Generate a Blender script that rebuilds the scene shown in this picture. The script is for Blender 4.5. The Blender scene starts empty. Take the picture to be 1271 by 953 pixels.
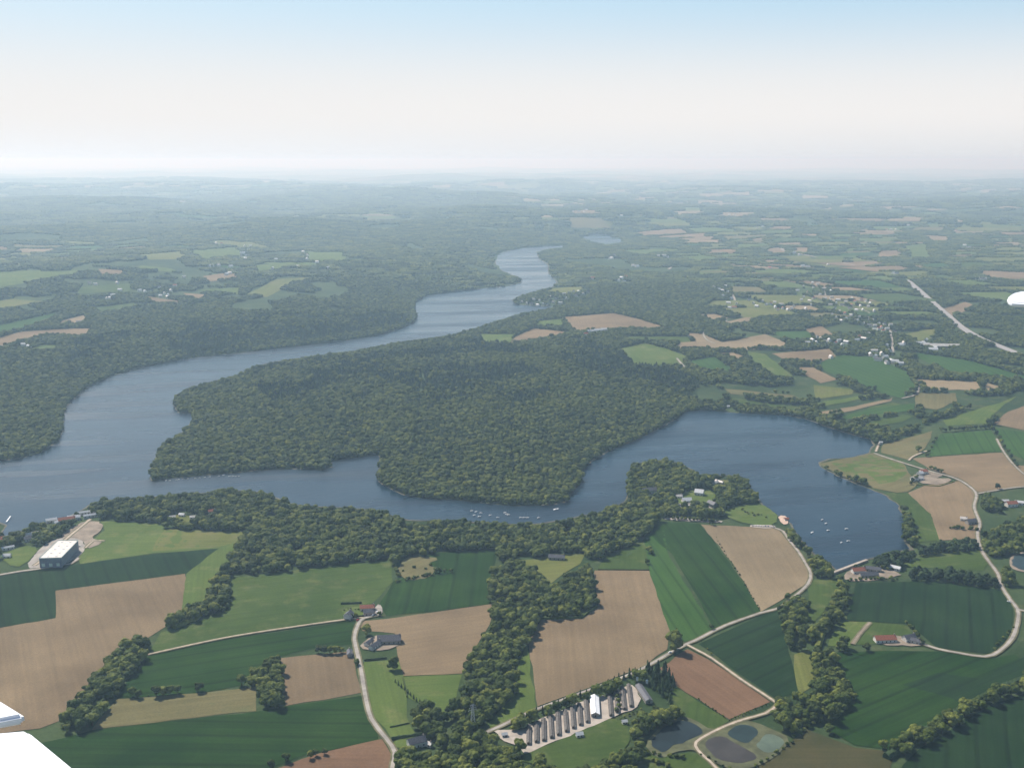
import bpy, bmesh, math, random
import numpy as np
from mathutils import Vector, noise
random.seed(7); rng = np.random.default_rng(7)
S = bpy.context.scene; C = S.collection
PI = math.pi; R = math.radians
H0 = 500.0; F = 1363.0; PITCH = R(11.5); CX, CY = 635.5, 476.5
cp, sp = math.cos(PITCH), math.sin(PITCH)

# ------------------------------------------------------------------ projection helpers (photo pixel <-> place on the land)
def ray(u, v):
    a = (u-CX)/F; b = (CY-v)/F
    return a, cp+b*sp, -sp+b*cp
def on_plane(u, v, z=0.0):
    dx, dy, dz = ray(u, v)
    if dz > -0.006: dz = -0.006
    t = (z-H0)/dz
    return dx*t, dy*t
def project(x, y, z):
    zz = z-H0
    d = y*cp-zz*sp
    return CX+F*x/d, CY-F*(y*sp+zz*cp)/d, d
def inside(px, py, poly):
    px = np.asarray(px, float); py = np.asarray(py, float)
    r = np.zeros(px.shape, bool); n = len(poly)
    xs = [p[0] for p in poly]; ys = [p[1] for p in poly]
    m = (px >= min(xs)) & (px <= max(xs)) & (py >= min(ys)) & (py <= max(ys))
    if not m.any(): return r
    qx = px[m]; qy = py[m]; rr = np.zeros(qx.shape, bool)
    for i in range(n):
        x1, y1 = poly[i]; x2, y2 = poly[(i+1) % n]
        if y1 == y2: continue
        c = (y1 > qy) != (y2 > qy)
        rr ^= c & (qx < (x2-x1)*(qy-y1)/(y2-y1)+x1)
    r[m] = rr
    return r
def smooth_poly(P, it=1):
    for _ in range(it):
        Q = []
        for i in range(len(P)):
            a = P[i]; b = P[(i+1) % len(P)]
            Q.append((.75*a[0]+.25*b[0], .75*a[1]+.25*b[1])); Q.append((.25*a[0]+.75*b[0], .25*a[1]+.75*b[1]))
        P = Q
    return P
def rough(P, step, amp, seed=0):
    """break a polygon's edges up irregularly (world metres)"""
    out = []
    for i in range(len(P)):
        a = Vector(P[i]); b = Vector(P[(i+1) % len(P)]); L = (b-a).length
        n = max(1, int(L/step)); d = (b-a)/max(L, 1e-6); nr = Vector((-d.y, d.x))
        for k in range(n):
            p = a+(b-a)*k/n
            o = noise.noise(Vector((p.x/step*.6, p.y/step*.6, seed)))*amp
            out.append((p.x+nr.x*o, p.y+nr.y*o))
    return out

# ------------------------------------------------------------------ the water's outline
LAKE = [(-420,640),(-200,610),(-60,588),(-20,578),(0,572),(22,570),(48,563),(72,548),(79,530),(78,515),(88,498),(108,481),(140,466),(185,454),(240,444),(300,438),(360,431),(430,423),(470,416),(500,407),(514,400),(518,392),(514,383),(516,374),(530,367),(565,362),(600,358),(630,355),(647,351),(645,346),(630,339),(618,334),(615,326),(615,318),(625,313),(650,308),(680,305.5),(702,304.5),
(698,307),(680,309),(666,313),(669,321),(680,329),(681,339),(691,350),(687,356),(668,361),(648,367),(636,373),(640,378),(665,380),(695,380.5),(680,384),(650,389),(615,399),(590,408),(560,416),(520,421),(480,428),(440,436),(400,441),(370,445),(340,449),(310,457),(291,467),(265,474),(235,482),(218,491),(216,503),(221,512),(238,514),(240,520),(235,528),(225,537),(213,545),(203,550),(196,560),(190,575),(186,590),(188,597),
(200,595),(240,591),(290,587),(330,583.5),(370,582),(400,584),(411,580),(413,572),(440,568),(470,565),(474,571),(468,585),(470,598),(480,604),(500,614),(530,619),(560,620),(600,625),(640,628),(680,628),(703,623),(710,612),(722,598),(722,585),(735,572),(760,558),(790,546),(820,531),(840,520),(848,512),(870,509),(920,513),(970,515),(1000,520),(1030,531),(1060,540),(1080,546),(1085,553),(1078,562),(1060,568),(1030,570),(1016,574),(1018,579),(1040,591),(1070,603),(1100,616),(1116,628),(1122,640),(1124,655),(1120,672),(1128,681),(1100,688),(1076,695),(1050,704),(1038,710),(1032,703),(1014,691),(999,678),(989,664),(981,650),(968,641),(955,636),(943,622),(932,605),(925,595),(910,590),(895,590),(880,589),(868,592),(860,584),(848,577),(825,571),(800,573),(786,577),(780,587),(781,605),(779,622),
(762,629),(745,636),(725,640),(700,645),(670,650),(640,651),(600,649),(570,647),(540,646),(505,646),(490,641),(470,634),(440,631),(400,629),(370,628),(348,620),(335,613),(300,609),(260,611),(220,614),(180,618),(140,621),(112,626),(97,636),(75,645),(50,652),(25,660),(8,666),(2,662),(8,652),(0,648),(-60,652),(-200,665),(-420,690)]
POOL = [(716,294),(735,291),(758,291),(760,295),(780,298),(770,301),(752,303),(735,300)]
lake_w = [on_plane(*p) for p in LAKE]; pool_w = [on_plane(*p) for p in POOL]

# ------------------------------------------------------------------ relief: land rises away from the water
GX0, GX1, GY0, GY1, GS = -4800.0, 4800.0, 500.0, 9500.0, 15.0
gx = np.arange(GX0, GX1, GS); gy = np.arange(GY0, GY1, GS)
MX, MY = np.meshgrid(gx, gy)
wm = inside(MX, MY, lake_w) | inside(MX, MY, pool_w)
g = np.where(wm, 0.0, 99.0)
for i in range(1, len(gy)): g[i] = np.minimum(g[i], g[i-1]+1)
for i in range(len(gy)-2, -1, -1): g[i] = np.minimum(g[i], g[i+1]+1)
D2 = g*g
for k in range(1, 90):
    gk = g*g+k*k
    D2[:, k:] = np.minimum(D2[:, k:], gk[:, :-k]); D2[:, :-k] = np.minimum(D2[:, :-k], gk[:, k:])
DW = np.sqrt(D2)*GS
def sstep(a, b, x):
    t = np.clip((x-a)/(b-a), 0, 1); return t*t*(3-2*t)
Lg = 260+np.clip(MY-2500, 0, None)*0.085
Ag = 7+21*sstep(1450, 2100, MY)
UU, VV, _d = project(MX, MY, 0.0)
NB = inside(UU, VV, [(-3000,900),(-200,600),(60,560),(85,520),(95,495),(120,475),(185,455),(300,439),(430,423),(500,407),(516,390),(530,368),(647,350),(640,342),(616,322),(650,306),(700,304.6),(730,292),(820,270),(3000,230),(3000,190),(-3000,190)]).astype(float)
for _ in range(3):
    for axn in (0, 1):
        cs = np.cumsum(np.pad(NB, [(9, 8) if axn == 0 else (0, 0), (9, 8) if axn == 1 else (0, 0)], mode='edge'), axis=axn)
        NB = (np.take(cs, range(17, cs.shape[axn]), axis=axn)-np.take(cs, range(0, cs.shape[axn]-17), axis=axn))/17
NB = NB[:len(gy), :len(gx)]
Ag = Ag+52*NB*sstep(2000, 2700, MY)*(.75+.5*np.sin(MX/520+MY/900)*np.sin(MX/310-MY/700+1))
HG = Ag*(1-np.exp(-np.clip(DW-24, 0, None)/Lg))
for _ in range(2):                                            # soften the skeleton ridges
    HG[1:-1, 1:-1] = (HG[1:-1, 1:-1]*2+HG[:-2, 1:-1]+HG[2:, 1:-1]+HG[1:-1, :-2]+HG[1:-1, 2:])/6
def height(x, y):
    x = np.asarray(x, float); y = np.asarray(y, float)
    fx = np.clip((x-GX0)/GS, 0, len(gx)-1.001); fy = np.clip((y-GY0)/GS, 0, len(gy)-1.001)
    ix = fx.astype(int); iy = fy.astype(int); ax = fx-ix; ay = fy-iy
    h = (HG[iy, ix]*(1-ax)+HG[iy, ix+1]*ax)*(1-ay)+(HG[iy+1, ix]*(1-ax)+HG[iy+1, ix+1]*ax)*ay
    far = sstep(3800, 9000, y)*np.clip(h/24, 0, 1)
    roll = (np.sin(x/900+y/1700+1)+np.sin(x/1500-y/1100+2.2)+.6*np.sin(x/420+y/640))
    return h+far*(26+20*roll)+sstep(9000, 20000, y)*26*np.sin(x/2600+1.5*np.sin(y/3900))+sstep(8300, 11500, y)*(38*np.sin(x/1900+1.3*np.sin(y/2600+1))*np.sin(y/1500+x/4200)+18*np.sin(x/830-y/1900))
def hz(x, y): return float(height(x, y))
def land(u, v):
    """where the line of sight through a photo pixel meets the land"""
    z = 0.0
    for _ in range(14):
        x, y = on_plane(u, v, z); z = .5*z+.5*hz(x, y)
    return on_plane(u, v, z)

# ------------------------------------------------------------------ object helpers
def tag(o, label=None, cat=None, group=None, kind=None):
    if label: o['label'] = label
    if cat: o['category'] = cat
    if group: o['group'] = group
    if kind: o['kind'] = kind
    return o
def link(name, me, mat=None, parent=None):
    o = bpy.data.objects.new(name, me); C.objects.link(o)
    if mat is not None and len(me.materials) == 0:
        for m in (mat if isinstance(mat, (list, tuple)) else [mat]): me.materials.append(m)
    if parent: o.parent = parent
    return o
def mesh_from(bm, name):
    me = bpy.data.meshes.new(name); bm.to_mesh(me); bm.free(); return me
def obj(name, bm, mat, parent=None): return link(name, mesh_from(bm, name), mat, parent)
def pydata(name, V, Fc, mat=None, parent=None):
    me = bpy.data.meshes.new(name); me.from_pydata(V, [], Fc); me.update(); return link(name, me, mat, parent)
def thing(name, label, cat, loc, rz=0, group=None):
    o = bpy.data.objects.new(name, None); C.objects.link(o); o.empty_display_size = 1
    o.location = loc; o.rotation_euler = (0, 0, rz)
    return tag(o, label, cat, group)
def copy_tree(src, parent=None):
    c = src.copy(); C.objects.link(c)
    if parent: c.parent = parent
    for ch in list(src.children): copy_tree(ch, c)
    return c
def box(bm, x0, y0, z0, x1, y1, z1, mi=0):
    v = [bm.verts.new(p) for p in ((x0,y0,z0),(x1,y0,z0),(x1,y1,z0),(x0,y1,z0),(x0,y0,z1),(x1,y0,z1),(x1,y1,z1),(x0,y1,z1))]
    for q in ((0,3,2,1),(4,5,6,7),(0,1,5,4),(1,2,6,5),(2,3,7,6),(3,0,4,7)):
        f = bm.faces.new([v[i] for i in q]); f.material_index = mi
def bar(bm, a, b, r, n=5, r2=None):
    a = Vector(a); b = Vector(b); r2 = r if r2 is None else r2
    d = (b-a).normalized(); s = d.cross(Vector((0, 0, 1)))
    if s.length < .01: s = Vector((1, 0, 0))
    s.normalize(); t = d.cross(s)
    A = [bm.verts.new(a+(s*math.cos(2*PI*i/n)+t*math.sin(2*PI*i/n))*r) for i in range(n)]
    B = [bm.verts.new(b+(s*math.cos(2*PI*i/n)+t*math.sin(2*PI*i/n))*r2) for i in range(n)]
    for i in range(n): bm.faces.new((A[i], A[(i+1) % n], B[(i+1) % n], B[i]))
    bm.faces.new(A[::-1]); bm.faces.new(B)

# ------------------------------------------------------------------ materials
class N:
    def __init__(s, name, rough=.9, spec=.2):
        s.m = bpy.data.materials.new(name); s.m.use_nodes = True; s.t = s.m.node_tree; s.b = s.t.nodes['Principled BSDF']
        s.b.inputs['Roughness'].default_value = rough; s.b.inputs['Specular IOR Level'].default_value = spec
    def n(s, typ, **kw):
        nd = s.t.nodes.new(typ)
        for k, v in kw.items():
            if k in nd.inputs.keys(): nd.inputs[k].default_value = v
            else: setattr(nd, k, v)
        return nd
    def l(s, a, b): s.t.links.new(a, b)
    def pos(s): return s.n('ShaderNodeNewGeometry').outputs['Position']
    def mapped(s, ang=0, scale=(1, 1, 1), src=None):
        m = s.n('ShaderNodeMapping'); m.inputs['Rotation'].default_value = (0, 0, -ang); 
        m2 = s.n('ShaderNodeMapping'); m2.inputs['Scale'].default_value = scale
        s.l(src or s.pos(), m.inputs['Vector']); s.l(m.outputs[0], m2.inputs['Vector']); return m2.outputs[0]
    def noise(s, vec, scale, detail=4, rough=.55):
        nd = s.n('ShaderNodeTexNoise', Scale=scale, Detail=detail, Roughness=rough); s.l(vec, nd.inputs['Vector']); return nd.outputs['Fac']
    def ramp(s, fac, a, b, lo=.35, hi=.65):
        r = s.n('ShaderNodeMapRange', clamp=True); s.l(fac, r.inputs[0]); r.inputs[1].default_value = lo; r.inputs[2].default_value = hi
        m = s.n('ShaderNodeMix', data_type='RGBA'); s.l(r.outputs[0], m.inputs[0])
        for sock, c in ((m.inputs[6], a), (m.inputs[7], b)):
            if hasattr(c, 'is_output'): s.l(c, sock)
            else: sock.default_value = (*c[:3], 1)
        return m.outputs[2]
    def gain(s, col, fac, lo, hi, flo=.3, fhi=.7):
        r = s.n('ShaderNodeMapRange', clamp=True); s.l(fac, r.inputs[0]); r.inputs[1].default_value = flo; r.inputs[2].default_value = fhi
        r.inputs[3].default_value = lo; r.inputs[4].default_value = hi
        m = s.n('ShaderNodeMix', data_type='RGBA', blend_type='MULTIPLY'); m.inputs[0].default_value = 1
        s.l(col, m.inputs[6]); s.l(r.outputs[0], m.inputs[7]); return m.outputs[2]
    def done(s, col):
        if hasattr(col, 'is_output'): s.l(col, s.b.inputs['Base Color'])
        else: s.b.inputs['Base Color'].default_value = (*col, 1)
        return s.m
def plain(name, col, rough=.8, var=.25, scale=.6, spec=.2):
    k = N(name, rough, spec); a = tuple(c*(1-var) for c in col); b = tuple(min(1, c*(1+var)) for c in col)
    return k.done(k.ramp(k.noise(k.pos(), scale), a, b))

KIND = {  # (colour a, colour b, streak strength, row period m or 0)
 'tan':   ((.215,.155,.110), (.290,.212,.150), .09, 0),
 'pale':  ((.275,.208,.150), (.340,.262,.190), .08, 0),
 'red':   ((.180,.104,.072), (.235,.140,.098), .14, 0),
 'olive': ((.150,.135,.070), (.200,.175,.095), .16, 0),
 'green': ((.050,.088,.022), (.082,.124,.034), .14, 0),
 'light': ((.085,.135,.034), (.125,.170,.048), .12, 0),
 'yellow':((.125,.150,.042), (.175,.185,.062), .16, 0),
 'crop':  ((.012,.042,.007), (.030,.070,.014), .22, 24),
 'dark':  ((.010,.032,.011), (.022,.050,.018), .20, 24),
 'rough': ((.050,.058,.024), (.100,.085,.042), .12, 0),
 'mid':   ((.040,.098,.022), (.058,.122,.030), .12, 18),
}
_fm = {}
def field_mat(kind, ang):
    ang = round((ang % PI)/.12)*.12; key = (kind, round(ang, 2))
    if key in _fm: return _fm[key]
    a, b, st, per = KIND[kind]; a = (a[0]*.74, a[1]*.74, a[2]*.60); b = (b[0]*.74, b[1]*.74, b[2]*.60)
    k = N('%s_field' % kind, .95, .05)
    c = k.ramp(k.noise(k.pos(), .011, 5, .6), a, b, .33, .67)
    if kind in ('green', 'light', 'yellow', 'olive'):
        o = {'green': (.12,.13,.045), 'light': (.16,.16,.06), 'yellow': (.17,.14,.07), 'olive': (.10,.12,.05)}[kind]
        w = k.noise(k.pos(), .03, 6, .65)
        c = k.ramp(w, c, o, .52, .80)
    if kind in ('tan', 'pale', 'red'):
        c = k.gain(c, k.noise(k.pos(), .0045, 3), .78, 1.16)
    c = k.gain(c, k.noise(k.mapped(ang, (.006, .22, .2)), 1.0, 3, .6), 1-st, 1+st)
    c = k.gain(c, k.noise(k.pos(), .5, 3, .7), .86, 1.16)
    if per:
        wv = k.n('ShaderNodeTexWave', wave_type='BANDS', bands_direction='Y', Scale=1.0, Distortion=.4); wv.inputs['Detail'].default_value = 1
        k.l(k.mapped(ang, (2*PI/20/per*.5/.5, 2*PI/20/per, 1)), wv.inputs['Vector'])
        c = k.gain(c, wv.outputs['Fac'], 1.0, .68, .88, 1.0)
    _fm[key] = k.done(c); return _fm[key]

def foliage(name, a, b, c2, patch=.006):
    k = N(name, .75, .12)
    oi = k.n('ShaderNodeObjectInfo').outputs['Random']
    col = k.ramp(k.noise(k.pos(), patch, 4, .6), a, b, .40, .60)
    m = k.ramp(oi, col, c2, .45, 1.25)
    col = k.gain(m, oi, .55, 1.5, 0, 1)
    col = k.gain(col, k.noise(k.pos(), .55, 3, .7), .75, 1.30)
    k.l(col, k.b.inputs['Base Color'])
    tr = k.n('ShaderNodeBsdfTranslucent'); k.l(col, tr.inputs['Color'])
    mx = k.n('ShaderNodeMixShader'); mx.inputs[0].default_value = .12
    k.l(k.b.outputs[0], mx.inputs[1]); k.l(tr.outputs[0], mx.inputs[2])
    k.l(mx.outputs[0], k.t.nodes['Material Output'].inputs['Surface'])
    return k.m
M_LEAF = foliage('broadleaf_foliage', (.042,.070,.010), (.076,.104,.015), (.125,.126,.022))
M_PINE = foliage('conifer_foliage', (.020,.044,.014), (.034,.060,.019), (.055,.078,.024))
M_BARK = plain('bark', (.09,.07,.05), .95, .3, 3)
M_ROAD = plain('pale_road_surface', (.30,.27,.23), .9, .22, .10)
M_TRACK = plain('gravel_track', (.40,.33,.25), .95, .18, .2)
M_ASPH = plain('worn_asphalt', (.30,.285,.27), .9, .18, .2)
M_YARD = plain('pale_gravel', (.37,.32,.26), .95, .16, .12)
M_EARTH = plain('bare_earth', (.235,.19,.14), .95, .25, .08)
M_SAND = plain('sand', (.50,.36,.27), .95, .14, .2)
M_WHITE = plain('white_paint', (.80,.80,.78), .5, .05, .4)
M_WALL = plain('rendered_wall', (.66,.63,.57), .85, .1, .5)
M_STONE = plain('stone_wall', (.30,.27,.23), .9, .2, 1)
M_SLATE = plain('slate_roof', (.105,.105,.115), .6, .25, 1.2)
M_TILE = plain('red_tile_roof', (.34,.12,.07), .8, .2, 1.2)
M_PALE_ROOF = plain('pale_sheet_roof', (.62,.57,.50), .6, .10, .18)
M_FIBRE = plain('weathered_fibre_cement', (.130,.118,.104), .9, .3, .6)
M_STEELWALL = plain('blue_grey_cladding', (.17,.20,.24), .5, .1, .4)
M_TRIM = plain('pale_green_trim', (.45,.55,.48), .6, .06, 1)
M_GLASS = plain('window_glass', (.03,.04,.05), .15, .2, 1, .6)
M_METAL = plain('galvanised_steel', (.42,.43,.44), .5, .1, 1, .5)
M_WOOD = plain('brown_door', (.10,.06,.04), .8, .2, 2)
M_PEAR = plain('blue_paint', (.05,.09,.2), .4, .1, 1)
M_DARK = plain('dark_rubber', (.02,.02,.022), .7, .1, 1)

# ------------------------------------------------------------------ the land
def build_ground():
    rows = list(np.linspace(-2500, 600, 22))[:-1]; y = 600.0
    while y < 62000: rows.append(y); y += max(18, .0125*y)
    rows.append(62000); n = 300; V = []; s = np.linspace(-1, 1, n+1)
    for yy in rows:
        w = 1500+1.05*max(yy, 0); xs = s*w
        hh = height(xs, np.full_like(xs, yy))
        V += [(float(a), float(yy), float(b)) for a, b in zip(xs, hh)]
    Fc = []
    for j in range(len(rows)-1):
        o = j*(n+1)
        Fc += [(o+i, o+i+1, o+n+2+i, o+n+1+i) for i in range(n)]
    k = N('rough_ground', .95, .05)
    c = k.ramp(k.noise(k.pos(), .004, 6, .6), (.026,.048,.017), (.052,.078,.028), .40, .60)
    c = k.ramp(k.noise(k.pos(), .03, 5, .6), c, (.085,.095,.040), .52, .78)
    vo = k.n('ShaderNodeTexVoronoi', feature='F1'); vo.inputs['Scale'].default_value = 1.0
    k.l(k.mapped(.4, (1/420, 1/620, 0)), vo.inputs['Vector'])
    fld = k.ramp(vo.outputs['Color'], (.05,.08,.03), (.20,.17,.10), .2, .9)
    far = k.n('ShaderNodeSeparateXYZ'); k.l(k.pos(), far.inputs[0])
    mr = k.n('ShaderNodeMapRange', clamp=True); k.l(far.outputs['Y'], mr.inputs[0]); mr.inputs[1].default_value = 14000; mr.inputs[2].default_value = 20000
    mr.inputs[4].default_value = .75
    mm = k.n('ShaderNodeMix', data_type='RGBA'); k.l(mr.outputs[0], mm.inputs[0]); k.l(c, mm.inputs[6]); k.l(fld, mm.inputs[7])
    o = pydata('ground', V, Fc, k.done(k.gain(mm.outputs[2], k.noise(k.pos(), .3, 3, .7), .8, 1.2)))
    for p in o.data.polygons: p.use_smooth = True
    return tag(o, kind='structure')
build_ground()

LAYER = [0]
def drape(name, P, mat, off, cell=None, kind='structure'):
    """a sheet with outline P (world metres) lying on the land"""
    LAYER[0] += 1
    xs = [p[0] for p in P]; ys = [p[1] for p in P]; ym = sum(ys)/len(ys)
    cell = cell or max(20, .011*ym)
    bm = bmesh.new(); f = bm.faces.new([bm.verts.new((x, y, 0)) for x, y in P])
    bmesh.ops.triangulate(bm, faces=[f])
    for ax, lo, hi in ((0, min(xs), max(xs)), (1, min(ys), max(ys))):
        c = math.ceil(lo/cell)*cell
        while c < hi:
            co = [0, 0, 0]; co[ax] = c; no = [0, 0, 0]; no[ax] = 1
            bmesh.ops.bisect_plane(bm, geom=bm.verts[:]+bm.edges[:]+bm.faces[:], plane_co=co, plane_no=no, dist=.01); c += cell
    hh = height([v.co.x for v in bm.verts], [v.co.y for v in bm.verts])
    for v, h in zip(bm.verts, hh): v.co.z = float(h)+off+ym*1.2e-4
    bmesh.ops.recalc_face_normals(bm, faces=bm.faces)
    if sum(f.normal.z for f in bm.faces) < 0: bmesh.ops.reverse_faces(bm, faces=bm.faces)
    o = obj(name, bm, mat)
    if kind: o['kind'] = kind
    return o

# water
def water_mat():
    k = N('lake_water', .10, .5); k.b.inputs['IOR'].default_value = 1.33
    big = k.noise(k.mapped(.5, (.0022, .008, 1)), 1.0, 5, .6)
    c = k.ramp(big, (.003,.014,.026), (.012,.034,.052), .35, .65)
    nz = k.noise(k.mapped(.35, (.06, .16, 1)), 1.0, 5, .65)
    bp = k.n('ShaderNodeBump', Strength=.55, Distance=1.0); k.l(nz, bp.inputs['Height']); k.l(bp.outputs[0], k.b.inputs['Normal'])
    r = k.n('ShaderNodeMapRange', clamp=True); k.l(k.noise(k.mapped(.2, (.0015, .009, 1)), 1.0, 4, .6), r.inputs[0])
    r.inputs[1].default_value = .35; r.inputs[2].default_value = .65; r.inputs[3].default_value = .10; r.inputs[4].default_value = .42
    k.l(r.outputs[0], k.b.inputs['Roughness'])
    return k.done(c)
M_WATER = water_mat()
def sheet(name, P, z, mat):
    bm = bmesh.new(); f = bm.faces.new([bm.verts.new((x, y, z)) for x, y in P]); f.normal_update()
    if f.normal.z < 0: f.normal_flip()
    bmesh.ops.triangulate(bm, faces=[f]); return tag(obj(name, bm, mat), kind='structure')
sheet('lake_water', rough(lake_w, 14, 5, 3), .45, M_WATER)
sheet('lake_water', rough(pool_w, 40, 12, 5), .45, M_WATER)

def foreshore(P):
    Q = rough(P, 14, 5, 3); V = []; Fc = []; n = len(Q); ar = sum(Q[i][0]*Q[(i+1) % n][1]-Q[(i+1) % n][0]*Q[i][1] for i in range(n)); sg = 1 if ar > 0 else -1
    for i in range(n):
        a = Vector(Q[i-1]); b = Vector(Q[(i+1) % n]); d = (b-a); d = d.normalized() if d.length > 0 else Vector((1, 0)); o = Vector((d.y, -d.x))*sg; p = Vector(Q[i])
        w = max(.3, 2.4+4.5*noise.noise(Vector((p.x/45, p.y/45, 8)))); w *= 1+max(0, p.y-2000)/4000
        V += [(p.x-o.x*1.0, p.y-o.y*1.0, .50), (p.x+o.x*w, p.y+o.y*w, max(.55, hz(p.x+o.x*w, p.y+o.y*w)+.1))]
    for i in range(n): j = (i+1) % n; Fc.append((2*i, 2*i+1, 2*j+1, 2*j) if sg > 0 else (2*i, 2*j, 2*j+1, 2*i+1))
    o = pydata('foreshore', V, Fc, plain('muddy_foreshore', (.105,.098,.066), .9, .4, .08)); tag(o, kind='structure')
    bm = bmesh.new(); bm.from_mesh(o.data); bmesh.ops.recalc_face_normals(bm, faces=bm.faces)
    if sum(f.normal.z for f in bm.faces) < 0: bmesh.ops.reverse_faces(bm, faces=bm.faces)
    bm.to_mesh(o.data); bm.free()
foreshore(lake_w)

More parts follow.
